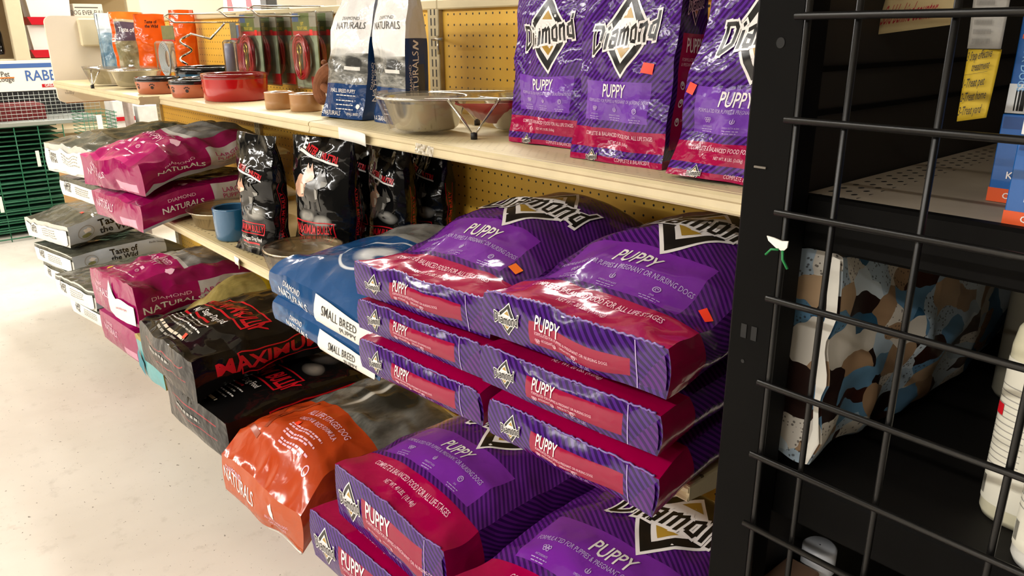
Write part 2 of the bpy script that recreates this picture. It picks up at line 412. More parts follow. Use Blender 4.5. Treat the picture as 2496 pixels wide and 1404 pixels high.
WHITE = ink('white_ink', '#e8e2de'); BLACK = ink('black_ink', '#121110'); GOLD = ink('gold_ink', '#a8842e'); RED = ink('red_ink', '#c01522')
DGRAY = ink('dark_gray_ink', '#4a4742'); GRAY = ink('gray_ink', '#96938c'); MAGINK = ink('magenta_ink', '#a8115f'); PALE = ink('pale_violet_ink', '#b49ccb'); TAN = ink('fawn_ink', '#c59a80'); CREAM = ink('cream_ink', '#d8cdb8')
PINKT = ink('pale_pink_ink', '#e6b7c9'); NAVY = ink('navy_ink', '#1b3d73')
STICK = mat('sticker_orange', '#ff3d1c', .5); STICKO = mat('sticker_amber', '#ff7a1e', .5); STICKY = mat('sticker_yellow', '#f3d326', .5)
PAPER = mat('paper_label', '#e9e5da', .55, var=.06, bump=.15, bscale=30)
PUR1, PUR2, PURD = '#561a76', '#330d50', '#3a145f'; VIOL = '#702594'; PINK = '#9a003f'
GREYPH = [(.25, '#2a2a28'), (.45, '#5f5f5b'), (.6, '#96958f'), (.8, '#c9c8c2')]

def tag_bag(o, label, group=None): return tag(o, label, 'dog food bag', group)
LOW = dict(stand=False)

def puppy_lying(W, L, T, loc, rot, lbs, seed, label, group, name='dog_food_bag', big=False, box_x=0.0, stripe_front=False, **k):
    b = Bag(W, L, T, seed=seed, **k); Tf = b.Tf; q = W/.33; q2 = 1.0 if lbs == '20' else 1.12; y0 = 0; pk = .074*q2
    st = lambda nm: None
    mats = {'top': print_mat('puppy_top_%s' % lbs, PUR1, [('s', -1, 1, -1, 2, PUR1, PUR2, .0075*q2, .95), ('r', -1, 1, y0, pk, PINK), ('r', -.125*q, .115*q, pk+.012*q2, pk+.118*q2, VIOL)]),
            'side': print_mat('puppy_side_%s' % lbs, PUR1, [('s', -1, 1, -1, 2, PUR1, PUR2, .0085*q, .75), ('r', -1, .074*q2, -1, 1, PINK)]),
            'front': print_mat('puppy_end_%s' % lbs, PUR1, [('s', -1, 1, -1, 2, '#481b78', '#270846', .0085*q, .8), ('r', -.062*q, .105*q, .2*Tf, .78*Tf, '#920736')], crinkle=.7)}
    t = 'top'
    b.text(t, 'COMPLETE & BALANCED FOOD FOR ALL LIFE STAGES', -.0, .050*q2, .0105*q2, PINKT, .62, .004)
    b.text(t, 'NET WT. %s LBS. (%s)' % (lbs, {'20': '9.07kg', '40': '18.14kg'}[lbs]), -.0, .028*q2, .0092*q2, PINKT, .62, .004)
    b.icons(t, (-.085*q, -.008*q, .07*q), pk+.037*q2, .006*q2, PALE)
    b.text(t, 'FORMULATED FOR PUPPIES & PREGNANT OR NURSING DOGS', -.008*q, pk+.052*q2, .0088*q2, PALE, .66)
    b.text(t, 'PUPPY', -.0, pk+.067*q2, .030*q2, WHITE, .60, .012)
    b.logo(t, .02*q, pk+.215*q2, .082*q2)
    f = 'front'
    b.text(f, 'PUPPY', -.05*q, Tf*.48, .30*Tf, WHITE, .6, .012, align='l')
    b.text(f, 'FORMULATED FOR PUPPIES & PREGNANT OR NURSING DOGS', -.05*q, Tf*.38, .07*Tf, PINKT, .66, align='l')
    b.icons(f, (-.045*q, -.01*q, .025*q), Tf*.26, .0036, PINKT, cap=False)
    b.text(f, 'ANTIOXIDANTS', -.037*q, Tf*.27, .0036, PINKT, .6, align='l'); b.text(f, 'OMEGA FATTY ACIDS', 0, Tf*.27, .0036, PINKT, .6, align='l')
    b.text(f, 'NET WT. %s LBS.' % lbs, .03*q, Tf*.1, .006*q, PALE, .66)
    b.logo(f, -.108*q, Tf*.5, Tf*.30)
    # fold lines and the folded corner of the block end
    b.poly(f, [(.118*q, .02*Tf), (.1195*q, .02*Tf), (.116*q, .98*Tf), (.1145*q, .98*Tf)], PALE)
    o = b.make(name, mats, loc, rot); tag_bag(o, label, group)
    fl = MB()  # folded corner flap, and the crimped ridge where the end folds over
    V = np.array([(.122*q, .06*Tf), (.163*q, .12*Tf), (.160*q, .9*Tf), (.140*q, .55*Tf)]); V, F = cut2d(V, [(0, 1, 2, 3)], .01); b.overlay(fl, f, V, F, mats['side'], 8); fl.build('corner_flap', o, fix=False)
    xs = np.linspace(-W*.48, W*.48, 90); P = b.pos('top', xs, np.full(90, .0015)); R = random.Random(seed); P[:, 2] += .0008; P[:, 1] -= .0015
    for i in range(90): P[i, 2] += R.uniform(-.0012, .0022)
    MB().tube(P, .0016, mat('crimped_plastic', '#6a4a96', .25, coat=.4), 5).build('crimped_fold', o, fix=False)
    return b

def puppy_standing(W, L, T, loc, rot, seed, label, group, **k):
    b = Bag(W, L, T, seed=seed, stand=True, side=.93, front=.95, end=.05, v2=.62, sb=-.05, lift=.1, fb=0, wr=.0065, wf=17, cell=.007, **k)
    mats = {'top': print_mat('puppy_small_face', PUR1, [('s', -1, 1, -1, 2, '#54248a', PUR2, .0068, -.75), ('r', -1, 1, -.1, .009, PINK), ('r', -1, 1, .021, .052, PINK), ('r', -.075, .058, .064, .124, '#6c3aa0')], crinkle=.75, cscale=18),
            'side': print_mat('puppy_small_side', PUR2, [('s', -1, 1, -1, 2, '#3d1a66', '#220a3c', .0068, .75), ('r', .026, .196, .1*T, .9*T, '#9c0a44'), ('r', -1, .012, -1, 1, '#8c0a44')]),
            'front': print_mat('puppy_small_bottom', PUR1, [('s', -1, 1, -1, 2, '#54248a', PUR2, .0068, .75)])}
    t = 'top'
    b.text(t, 'COMPLETE & BALANCED FOOD FOR ALL LIFE STAGES', 0, .040, .0062, PINKT, .62, .004); b.text(t, 'NET WT. 8 LBS. (3.63kg)', 0, .029, .0046, PINKT, .62, .004)
    b.icons(t, (-.05, -.008, .035), .082, .0042, PALE); b.text(t, 'FORMULATED FOR PUPPIES & PREGNANT OR NURSING DOGS', -.005, .092, .0050, PALE, .62)
    b.text(t, 'PUPPY', -.012, .1005, .0195, WHITE, .6, .012); b.logo(t, .0, .195, .050)
    b.logo(t, -.045, .006, .010); b.text(t, 'COMPLETE & BALANCED', .03, .004, .006, PINKT, .62)
    r = 'right'
    b.text(r, 'PUPPY', .170, T/2, .020, WHITE, .55, .012, d=(0, -1)); b.text(r, 'FORMULATED FOR PUPPIES', .157, T/2, .005, PINKT, .62, d=(0, -1)); b.text(r, '& PREGNANT OR NURSING', .150, T/2, .005, PINKT, .62, d=(0, -1))
    for i, y in enumerate((.122, .096, .068)):
        V, F = ring(y, T*.70, .0045, .0065, 12); b.mesh(r, V, F, WHITE); V, F = ring(y+.002, T*.70, .001, .003, 8); b.mesh(r, V, F, WHITE)
        b.text(r, ('ANTIOXIDANTS', 'OMEGA FATTY ACIDS', 'DHA')[i], y, T*.58, .004, PINKT, .6, d=(0, -1), align='l')
    b.logo(r, .235, T/2, .022, d=(0, -1))
    o = b.make('dog_food_bag', mats, loc, rot, 'folded_bottom'); tag_bag(o, label, group)
    return b

def naturals_standing(W, L, T, loc, rot, seed, label, group, **k):
    b = Bag(W, L, T, seed=seed, stand=True, side=.88, front=.95, end=.05, v2=.55, sb=-.04, lift=.1, fb=0, wr=.006, wf=18, cell=.007, **k)
    hi = .149
    mats = {'top': print_mat('small_breed_face', '#e4e2e0', [('n', -1, 1, .080, hi, GREYPH, 16, 4), ('e', .03, .128, .03, .015, '#3c3c3a', .2), ('r', .0, .05, .112, .120, '#d8d6d0'), ('e', -.03, hi+.002, .07, .012, '#bdbcb8', .5), ('r', -1, 1, -.1, .080, '#1c3a68')], crinkle=.8, cscale=18),
            'side': print_mat('small_breed_side', '#dad8d6', [('r', -1, .185, -1, 1, '#1b3c6c'), ('r', -1, .13, T*.12, T*.5, '#3d4450')], crinkle=.7),
            'front': print_mat('small_breed_bottom', '#1c3a68')}
    t = 'top'
    b.text(t, 'DIAMOND', .0, .223, .0075, DGRAY, 1.15); b.text(t, 'NATURALS', .0, .203, .0155, DGRAY, .95)
    b.text(t, 'SMALL BREED PUPPY', -.0, .060, .0085, WHITE, .8); b.dashes(t, -.02, .045, .053, .002, WHITE, 4, .007)
    for i in range(3): b.dashes(t, -.02, .04, .041-.010*i, .0022, WHITE, i, .008)
    b.text(t, 'NATURALS', -.035, .006, .011, WHITE, .8); b.text(t, 'SMALL BREED', .04, .009, .006, WHITE, .8); b.blob(t, .055, .03, .006, .006, WHITE)
    r = 'right'
    b.text(r, 'DIAMOND', .10, T*.72, .009, WHITE, 1.0); b.text(r, 'NATURALS', .10, T*.44, .0195, WHITE, .85, .004)
    b.polys(r, [stroke((.162, T*.4), (.167, T*.62), .004), stroke((.167, T*.62), (.174, T*.4), .004), stroke((.174, T*.4), (.18, T*.6), .004)], WHITE)
    o = b.make('dog_food_bag', mats, loc, rot, 'folded_bottom'); tag_bag(o, label, group)
    return b

def dog_pair(b, f, cx, cy, q):
    # two young dogs side by side, one fawn and one grey, drawn as flat shapes with pale chests
    def P(L, dx, dy=0): return [(cx+(x+dx)*q, cy+(y+dy)*q) for x, y in L]
    for dx, dy, m, m2 in ((-.020, .004, TAN, CREAM), (.018, -.003, DGRAY, GRAY)):
        b.poly(f, P([(-.040, -.014), (-.036, .004), (-.026, .014), (-.020, .008), (-.028, -.002), (-.034, -.018)], dx, dy), m, 2)                      # tail
        b.poly(f, P([(-.028, -.004), (-.024, .016), (-.010, .024), (.006, .020), (.012, .004), (.006, -.014), (-.010, -.016), (-.022, -.012)], dx, dy), m, 3)  # body
        b.poly(f, P([(-.002, .012), (.0, .028), (.008, .034), (.018, .032), (.028, .020), (.026, .014), (.016, .010), (.006, .006)], dx, dy), m, 4)          # head
        for ex in (.002, .012): b.poly(f, P([(ex-.002, .028), (ex+.002, .044), (ex+.008, .030)], dx, dy), m, 4)                                           # ears
        b.poly(f, P([(.014, .022), (.028, .020), (.026, .014), (.016, .011)], dx, dy), m2, 5)                                                            # muzzle
        b.poly(f, P([(-.002, .008), (.008, .006), (.008, -.008), (.0, -.010)], dx, dy), m2, 5)                                                           # chest
        for x0, x1 in ((-.022, -.027), (.004, .008)): b.poly(f, P([(x0-.004, -.006), (x0+.005, -.006), (x1+.003, -.030), (x1-.004, -.030)], dx, dy), DGRAY, 2)  # legs
def bully_standing(W, L, T, loc, rot, seed, label, group, **k):
    b = Bag(W, L, T, seed=seed, stand=True, side=.6, front=.9, end=.04, v2=.5, sb=.0, lift=.15, fb=0, wr=.008, wf=17, cell=.007, **k)
    q = W/.17
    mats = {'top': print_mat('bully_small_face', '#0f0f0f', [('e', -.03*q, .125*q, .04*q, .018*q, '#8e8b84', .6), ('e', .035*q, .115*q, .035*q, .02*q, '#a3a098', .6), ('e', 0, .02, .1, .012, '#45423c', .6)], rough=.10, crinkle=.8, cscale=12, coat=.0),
            'side': print_mat('bully_small_side', '#0c0c0d', [('r', .02, .2*q, T*.28, T*.32, '#96111c'), ('r', .02, .2*q, T*.68, T*.72, '#96111c')], rough=.10, crinkle=.8, cscale=12, coat=.0), 'front': print_mat('bully_bottom', '#0c0c0d', rough=.15)}
    t = 'top'
    dog_pair(b, t, -.005*q, .15*q, q*1.15)
    b.frame(t, -.06*q, .06*q, .055*q, .088*q, .0028, RED); b.text(t, 'MAXIMUM BULLY', 0, .063*q, .018*q, RED, .55, .02)
    b.text(t, 'All Life Stages Dog Food', 0, .037*q, .0105*q, WHITE, .72, .012); b.rect(t, -.045*q, .045*q, .026*q, .031*q, RED); b.dashes(t, -.045*q, .045*q, .016*q, .0025, GRAY, 1, .008)
    b.poly(t, [(-.058*q, .232*q), (.06*q, .205*q), (.06*q, .201*q), (-.062*q, .227*q)], WHITE); b.text(t, 'E', -.05*q, .233*q, .022*q, WHITE, .8, .03, d=(.974, -.224)); b.text(t, 'NTER', -.022*q, .226*q, .013*q, RED, .85, .04, d=(.974, -.224)); b.text(t, 'K9', .008*q, .219*q, .012*q, WHITE, .8, .02, d=(.974, -.224)); b.text(t, 'NUTRI', .036*q, .212*q, .013*q, RED, .8, .04, d=(.974, -.224))
    b.text('right', 'MAXIMUM BULLY', .11*q, T*.42, .018, RED, .6, .02)
    o = b.make('dog_food_bag', mats, loc, rot, 'folded_bottom'); tag_bag(o, label, group)
    return b
def stencil(b, f, s, x, y, h, m, d=(1, 0), cond=.72):
    b.text(f, s, x, y, h, m, cond, .03, d=d)
def bully_lying(W, L, T, loc, rot, seed, label, group, text_top=True, **k):
    b = Bag(W, L, T, seed=seed, **k); Tf = b.Tf
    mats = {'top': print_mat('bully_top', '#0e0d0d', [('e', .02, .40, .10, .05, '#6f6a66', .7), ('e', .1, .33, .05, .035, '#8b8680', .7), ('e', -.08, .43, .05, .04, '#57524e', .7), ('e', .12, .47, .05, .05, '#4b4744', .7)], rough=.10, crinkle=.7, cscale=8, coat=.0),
            'side': print_mat('bully_side', '#0d0c0c', [('e', .3, T*.5, .3, T*.4, '#171313', .8)], rough=.12, crinkle=.6, coat=0), 'front': print_mat('bully_end', '#0c0b0a', [('r', -.15, .15, Tf*.40, Tf*.43, '#8c1620'), ('r', -.15, .15, Tf*.75, Tf*.78, '#8c1620'), ('n', -.18, .18, Tf*.05, Tf*.35, [(.3, '#0d0c0b'), (.7, '#2b2822')], 60, .5)], rough=.08, crinkle=1.2, coat=0, spec=.35)}
    t = 'top'
    b.frame(t, -.15, .155, .175, .275, .006, RED); stencil(b, t, 'MAXIMUM BULLY', 0, .195, .055, RED, cond=.58)
    b.text(t, 'All Life Stages Dog Food', -.01, .142, .02, WHITE, .78, .012); b.rect(t, -.14, .05, .122, .130, RED)
    for i in range(4): b.dashes(t, -.14, .09-.02*(i % 2), .106-.014*i, .0045, WHITE if i % 2 == 0 else GRAY, i, .012)
    b.dashes(t, -.13, .06, .036, .009, CREAM, 7, .02); b.dashes(t, -.11, .03, .022, .007, GRAY, 8, .02)
    r = 'right'
    b.frame(r, .13, .56, T*.2, T*.8, .005, RED); stencil(b, r, 'MAXIMUM BULLY', .345, T*.33, T*.36, RED, cond=.95)
    b.dashes('front', -.12, .05, Tf*.55, .008, GRAY, 3, .02)
    o = b.make('dog_food_bag', mats, loc, rot); tag_bag(o, label, group)
    return b
def taste_lying(W, L, T, loc, rot, seed, label, group, strip=True, **k):
    k.setdefault('side', .88); k.setdefault('rnd', .12)
    b = Bag(W, L, T, seed=seed, **k); Tf = b.Tf
    mats = {'top': print_mat('prairie_top', '#4a4a40', [('n', -1, 1, -1, 2, [(.25, '#23241d'), (.5, '#4d4d42'), (.7, '#7b7a6c'), (.85, '#a5a494')], 7, .6)], crinkle=.9),
            'side': print_mat('prairie_side', '#b3bbc4', [('r', .42, 2, -1, 1, '#55564c'), ('n', -1, 2, -1, T*.12, [(.3, '#2b2c26'), (.7, '#56574c')], 9, 1)], crinkle=.35), 'front': print_mat('prairie_end', '#c6c4ba', [('n', -1, 1, .8*Tf, Tf*1.1, [(.3, '#34352d'), (.7, '#6c6c60')], 12, 1)], crinkle=.5)}
    r = 'right'
    V, F = ring(.075, T*.5, T*.27, T*.30, 28); b.mesh(r, V, F, GRAY); b.blob(r, .075, T*.36, T*.17, T*.09, ink('olive_ink', '#7d7f4f')); b.blob(r, .08, T*.56, T*.15, T*.1, WHITE, jag=.3)
    b.text(r, 'Taste of', .225, T*.53, T*.30, BLACK, .92, .022); b.text(r, 'the Wild', .225, T*.2, T*.28, BLACK, .92, .022)
    b.text(r, 'Pacific Stream Puppy Recipe', .42, T*.72, T*.1, DGRAY, .9)
    o = b.make('dog_food_bag', mats, loc, rot); tag_bag(o, label, group)
    if strip:
        fl = MB(); V = np.array([(-W*.46, Tf*.05), (W*.42, Tf*.05), (W*.47, Tf*.12), (W*.47, Tf*.80), (-W*.46, Tf*.80)]); V, F = cut2d(V, [tuple(range(5))], .012)
        b.overlay(fl, 'front', V, F, PAPER, 10)
        for x, y, h, s_ in ((-.10, .56, .022, 'Taste'), (-.10, .33, .022, 'Wild')):
            V, F = text_mesh(s_, .01); V = V*np.array((h*.9, h))/.7+np.array((x*W/.4, y*Tf)); b.overlay(fl, 'front', V, F, BLACK, 12)
        R5 = random.Random(seed)
        for j, y in enumerate((.64, .54, .44, .34)):   # small print
            x = -.02*W/.4
            while x < .10*W/.4: l = R5.uniform(.006, .016); V = np.array([(x, y*Tf), (x+l, y*Tf), (x+l, y*Tf+.004), (x, y*Tf+.004)]); b.overlay(fl, 'front', V, [(0, 1, 2, 3)], GRAY, 12); x += l+.004
        fl.build('closing_label', o, fix=False)
    return b
def magenta_lying(W, L, T, loc, rot, seed, label, group, flap=False, **k):
    b = Bag(W, L, T, seed=seed, **k); Tf = b.Tf; MG = '#9c0b58'
    mats = {'top': print_mat('large_breed_top', '#b9b7b2', [('n', -.16, .155, .235, .52, [(.3, '#2f2f2e'), (.5, '#6f6e6b'), (.72, '#a9a7a2')], 10, .5), ('r', -1, 1, -1, .22, MG), ('r', .13, 1, -1, .56, '#7f0a44'), ('r', -.2, .1, .0, .018, '#b52a6c')], crinkle=.7),
            'side': print_mat('large_breed_side', '#b7b3b0', [('r', -1, .235, -1, 1, '#93094f'), ('r', -1, 2, -1, T*.10, '#a9b0b8')], crinkle=.6), 'front': print_mat('large_breed_end', '#8f0d50', [('r', .04, .15, Tf*.05, Tf*.4, '#c98aa3')], crinkle=.8)}
    t = 'top'; b.text(t, 'LARGE BREED', .0, .175, .026, PINKT, .72, .006); b.text(t, 'PUPPY', .035, .14, .026, PINKT, .72, .006); b.blob(t, .13, .165, .014, .014, PINKT, jag=.4)
    for i in range(4): b.rect(t, -.08+.04*i, -.06+.04*i, .10, .112, PINKT); 
    b.icons(t, (-.05, .0, .05), .085, .008, PINKT, cap=False); b.dashes(t, -.09, .09, .05, .005, PINKT, 2, .014)
    r = 'right'; b.text(r, 'DIAMOND', .13, T*.66, T*.11, PINKT, 1.2); b.text(r, 'NATURALS', .13, T*.34, T*.20, WHITE, .95, .012)
    b.text(r, 'LARGE BREED', .335, T*.62, T*.17, MAGINK, .85); b.text(r, 'PUPPY', .295, T*.40, T*.17, MAGINK, .85); b.dashes(r, .26, .38, T*.27, T*.05, GRAY, 3, .012)
    f = 'front'; b.text(f, 'NATURALS', -.08, Tf*.45, .024, PINKT, .85, .006); b.text(f, 'DIAMOND', -.09, Tf*.7, .011, PINKT, 1)
    o = b.make('dog_food_bag', mats, loc, rot); tag_bag(o, label, group)
    if flap:
        V = np.array([(.02, Tf*.92), (.07, Tf*.55), (W*.47, Tf*.5), (W*.46, Tf*.04), (.02, Tf*.0), (-.01, Tf*.12)]); V, F = cut2d(V, [tuple(range(6))], .012)
        fl = MB(); b.overlay(fl, 'front', V, F, PAPER, 14); V, F = text_mesh('LARGE BREED PUPPY', .01); V = V*np.array((.008*.8, .008))/.7+np.array((.1, Tf*.3)); b.overlay(fl, 'front', V, F, MAGINK, 16); fl.build('torn_label', o, fix=False)
    return b
def orange_lying(W, L, T, loc, rot, seed, label, **k):
    b = Bag(W, L, T, seed=seed, **k); Tf = b.Tf
    mats = {'top': print_mat('chicken_rice_top', '#77766f', [('n', -1, 1, .24, 2, [(.25, '#1f1f1c'), (.45, '#4a4a45'), (.6, '#7d7c76'), (.8, '#b4b2aa')], 8, .35), ('e', .06, .40, .09, .07, '#262621', .4), ('e', -.03, .35, .02, .10, '#2b2b27', .5), ('e', .0, .35, .014, .11, '#b8b6ae', .5), ('r', -1, 1, .50, 2, '#b5b3ab'), ('r', -1, 1, -1, .24, '#a93b14')], crinkle=.6),
            'side': print_mat('chicken_rice_side', '#a83a18', [('r', .5, 2, -1, 1, '#8a3a20')], crinkle=.7), 'front': print_mat('chicken_rice_end', '#b04a1c', [], crinkle=.7)}
    t = 'top'
    b.text(t, 'ALL LIFE STAGES DOG', .055, .175, .019, PINKT, .68, .006); b.text(t, 'CHICKEN & RICE FORMULA', .05, .147, .0135, PINKT, .68, .004)
    for i in range(3):
        for j in range(2): b.dashes(t, -.02+.01*i, .12-.02*j, .122-.022*i-.008*j, .0045, PINKT, i*2+j, .012)
    dk = ink('dark_orange_ink', '#8c3518')
    b.polys(t, [stroke((-.17, .19), (-.10, .10), .014), stroke((-.12, .21), (-.09, .08), .014), stroke((-.06, .22), (-.15, .12), .010), stroke((-.19, .08), (-.09, .06), .012)], dk, 1)
    V, F = ring(.14, .06, .008, .011, 14); b.mesh(t, V, F, PINKT)
    f = 'front'; b.text(f, 'DIAMOND', -.13, Tf*.68, .014, PINKT, .9); b.text(f, 'NATURALS', -.10, Tf*.42, .032, WHITE, .75, .006); b.blob(f, .08, Tf*.62, .012, .02, WHITE, jag=.4); b.text(f, 'ALL LIFE STAGES DOG', .09, Tf*.35, .009, PINKT, .75); b.text(f, 'CHICKEN & RICE', .09, Tf*.22, .009, PINKT, .75)
    o = b.make('dog_food_bag', mats, loc, rot); tag_bag(o, label)
    # white-edged flap of the folded end
    fl = MB(); V = np.array([(W*.1, -.0), (W*.49, .0), (W*.49, Tf*.05), (W*.1, Tf*.04)]); V, F = cut2d(V, [(0, 1, 2, 3)], .012); b.overlay(fl, 'front', V, F, PAPER, 8); fl.build('paper_hem', o, fix=False)
    return b
def blue_lying(W, L, T, loc, rot, seed, label, group, lab=True, **k):
    b = Bag(W, L, T, seed=seed, **k); Tf = b.Tf
    mats = {'top': print_mat('small_breed_blue_top', '#8b8a85', [('n', -1, 1, .26, 2, [(.3, '#5e5d59'), (.6, '#8d8b86'), (.8, '#aaa8a2')], 6, .6), ('r', -1, 1, -1, .24, '#1d4c80'), ('e', .02, .14, .085, .085, '#d6dbe2', .03), ('e', .02, .14, .079, .079, '#1d4c80', .03), ('e', .03, .13, .058, .05, '#d9dce0', .45), ('e', .05, .12, .02, .015, '#3b5e86', .5)], crinkle=.8),
            'side': print_mat('small_breed_blue_side', '#12498c', [], crinkle=.9, rough=.12), 'front': print_mat('small_breed_blue_end', '#1c4674', [('n', -.17, -.05, 0, Tf*.95, [(.35, '#173a63'), (.65, '#2f608f'), (.85, '#7fa3c4')], 30, 2)], crinkle=.9)}
    b.text('top', 'NATURALS', .0, .46, .04, DGRAY, .85); b.text('front', 'DIAMOND', -.09, Tf*.70, Tf*.16, WHITE, 1.1); b.text('front', 'NATURALS', -.085, Tf*.30, Tf*.30, WHITE, 1.0, .006)
    o = b.make('dog_food_bag', mats, loc, rot); tag_bag(o, label, group)
    fl = MB(); V = np.array([(.0, Tf*.02), (W*.47, -.0), (W*.48, Tf*.9), (.0, Tf*.98)]); V, F = cut2d(V, [(0, 1, 2, 3)], .01); b.overlay(fl, 'front', V, F, PAPER, 10)
    for y, s_ in ((.56, 'SMALL BREED'), (.22, 'PUPPY')):
        V, F = text_mesh(s_, .004); V = V*np.array((Tf*.25*.95, Tf*.25))/.7+np.array((W*.22 if y > .5 else W*.29, Tf*y)); b.overlay(fl, 'front', V, F, BLACK, 12)
    fl.build('paper_label', o, fix=False)
    return b

# ------------------------------------------------------------------ the room
def floor_mat():
    t = NT('painted_concrete'); o = t.obj()
    a = t.noise(o, .9, 5, .6, .3); b = t.noise(o, 14, 5, .65); c = t.noise(o, 70, 3, .7)
    k = t.ramp(a, [(.3, '#c6bdb1'), (.5, '#d5cdc2'), (.7, '#ded7cd')])
    k = t.mix(t.math('MULTIPLY', t.ramp(b, [(.58, (0, 0, 0, 1)), (.72, (1, 1, 1, 1))]), .35), k, lin('#a99f92'))
    k = t.mix(t.ramp(c, [(.665, (0, 0, 0, 1)), (.70, (1, 1, 1, 1))]), k, lin('#6c645a'))
    t.set(Base_Color=k, Roughness=t.ramp(b, [(.3, (.28, .28, .28, 1)), (.7, (.5, .5, .5, 1))])); t.bump(b, .12, .003)
    return t.m
def struct(name, lo, hi, m): return cube(name, lo, hi, m, kind='structure')
wallm = mat('wall_paint', '#d9d0bd', .8, var=.04, vscale=2)
struct('floor', (-9.6, -10, -.1), (4, 5, 0), floor_mat())
struct('ceiling', (-9.6, -10, 3.1), (4, 5, 3.2), mat('ceiling_paint', '#a8a193', .9))
struct('wall_far', (-9.7, -10, 0), (-9.6, 5, 3.1), wallm); struct('wall_back', (-9.6, 5, 0), (4, 5.1, 3.1), mat('white_wall', '#ece6da', .8))
struct('wall_front', (-9.6, -10.1, 0), (4, -10, 3.1), mat('aisle_wall', '#443b31', .8)); struct('wall_near', (4, -10, 0), (4.1, 5, 3.1), mat('near_wall', '#2e2923', .8))

# ------------------------------------------------------------------ tan shelving run
tanm = mat('tan_enamel', '#d2c39c', .42, var=.07, vscale=9, bump=.04, bscale=40); tanl = mat('tan_lip', '#cfbf98', .4, var=.12, vscale=16)
def pegboard():
    t = NT('pegboard'); X, Y, Z = t.xyz(t.obj())
    def cell(v, off): return t.math('SUBTRACT', t.math('FRACT', t.math('ADD', t.math('DIVIDE', t.math('SUBTRACT', v, off), .0254), .5)), .5)
    a, b = cell(X, 0), cell(Z, 1.30)
    r = t.math('SQRT', t.math('ADD', t.math('MULTIPLY', a, a), t.math('MULTIPLY', b, b)))
    hole = t.math('LESS_THAN', r, .105)
    base = t.ramp(t.noise(t.obj(), 6, 4), [(.3, '#dba838'), (.7, '#e6b845')])
    t.set(Base_Color=t.mix(hole, base, lin('#140d05')), Roughness=.55); t.bump(hole, -.6, .003)
    return t.m
def slotted():
    t = NT('slotted_upright'); X, Y, Z = t.xyz(t.obj())
    v = t.math('ABSOLUTE', t.math('SUBTRACT', t.math('FRACT', t.math('DIVIDE', Z, .0254)), .5)); h = t.math('ABSOLUTE', t.math('SUBTRACT', X, 0))
    s = t.math('MULTIPLY', t.math('LESS_THAN', v, .36), t.math('LESS_THAN', t.math('ABSOLUTE', t.math('SUBTRACT', h, .008)), .0028))
    t.set(Base_Color=t.mix(s, t.ramp(t.noise(t.obj(), 20), [(.3, '#a99a78'), (.7, '#c2b48f')]), lin('#0d0a07')), Roughness=.4, Metallic=.1)
    return t.m
def perforated(name, c0, c1, dot, y0, y1, sx=.03, sy=.012, rad=.16, dark=1.0):
    t = NT(name); X, Y, Z = t.xyz(t.obj())
    row = t.math('FLOOR', t.math('DIVIDE', Y, sy)); xs = t.math('ADD', t.math('DIVIDE', X, sx), t.math('MULTIPLY', row, .5))
    a = t.math('MULTIPLY', t.math('SUBTRACT', t.math('FRACT', xs), .5), sx); b = t.math('MULTIPLY', t.math('SUBTRACT', t.math('FRACT', t.math('DIVIDE', Y, sy)), .5), sy)
    r = t.math('SQRT', t.math('ADD', t.math('MULTIPLY', a, a), t.math('MULTIPLY', b, b)))
    m = t.math('MULTIPLY', t.math('LESS_THAN', r, rad*sy*1.4), t.math('MULTIPLY', t.math('GREATER_THAN', Y, y0), t.math('LESS_THAN', Y, y1)))
    t.set(Base_Color=t.mix(t.math('MULTIPLY', m, dark), t.ramp(t.noise(t.obj(), 9, 5, .6), [(.3, c0), (.7, c1)]), lin(dot)), Roughness=.45); t.bump(m, -.4, .002)
    return t.m
run = tag(empty('gondola_shelving', (0, 0, 0)), 'tan metal shelving run with yellow pegboard back along the aisle', 'shelving')
peg = pegboard(); upm = slotted()
UPX = (-2.375, -1.225, -.047, 1.19)
for a, b in ((-2.355, -1.245), (-1.203, -.069), (-.025, 1.168)): cube('pegboard_panel', (a, 0, .15), (b, .012, 1.312), peg, run)
for i, x in enumerate(UPX):
    o = cube('slotted_upright', (-.024, -.014, 0), (.024, .03, 1.325), upm, run, .002); o.location = (x, 0, 0)
for a, b in ((-2.40, -1.203), (-1.203, -.025), (-.025, 1.215)): cube('top_rail', (a, -.016, 1.312), (b, .03, 1.336), tanm, run, .003)
topdeck = perforated('top_deck', '#d3c396', '#ddcfa6', '#8a7746', -.36, -.3, .022, .012, .14, .5); middeck = perforated('mid_deck', '#c2af80', '#cdbb90', '#54431f', -.48, -.35, .028, .024, .10, .9)
def shelf(x0, x1, yf, z, dm, lip, label):
    d = MB().box((x0+.004, yf+.006, z-.012), (x1-.004, -.0155, z), dm, .002).build('metal_shelf'); tag(d, label, 'shelf', 'shelves of the tan run')
    # rolled front lip with a price-rail groove
    prof = [(yf+.012, z), (yf+.002, z-.001), (yf-.002, z-.005), (yf-.002, z-.010), (yf+.001, z-.013), (yf-.001, z-lip+.006), (yf-.003, z-lip+.003), (yf-.001, z-lip), (yf+.014, z-lip), (yf+.014, z-.012)]
    MB().prism(prof, x0+.002, x1-.002, tanl, 'x').build('shelf_lip', d)
    MB().prism([(yf+.0, z-.002), (-.015, z-.002), (-.015, z-.06), (yf+.05, z-.028), (yf, z-lip+.002)], x1-.006, x1-.001, tanl, 'x').build('shelf_bracket', d)
    MB().prism([(yf+.0, z-.002), (-.015, z-.002), (-.015, z-.06), (yf+.05, z-.028), (yf, z-lip+.002)], x0+.001, x0+.006, tanl, 'x').build('shelf_bracket', d)
    return d
NM = ('far', 'middle', 'near')
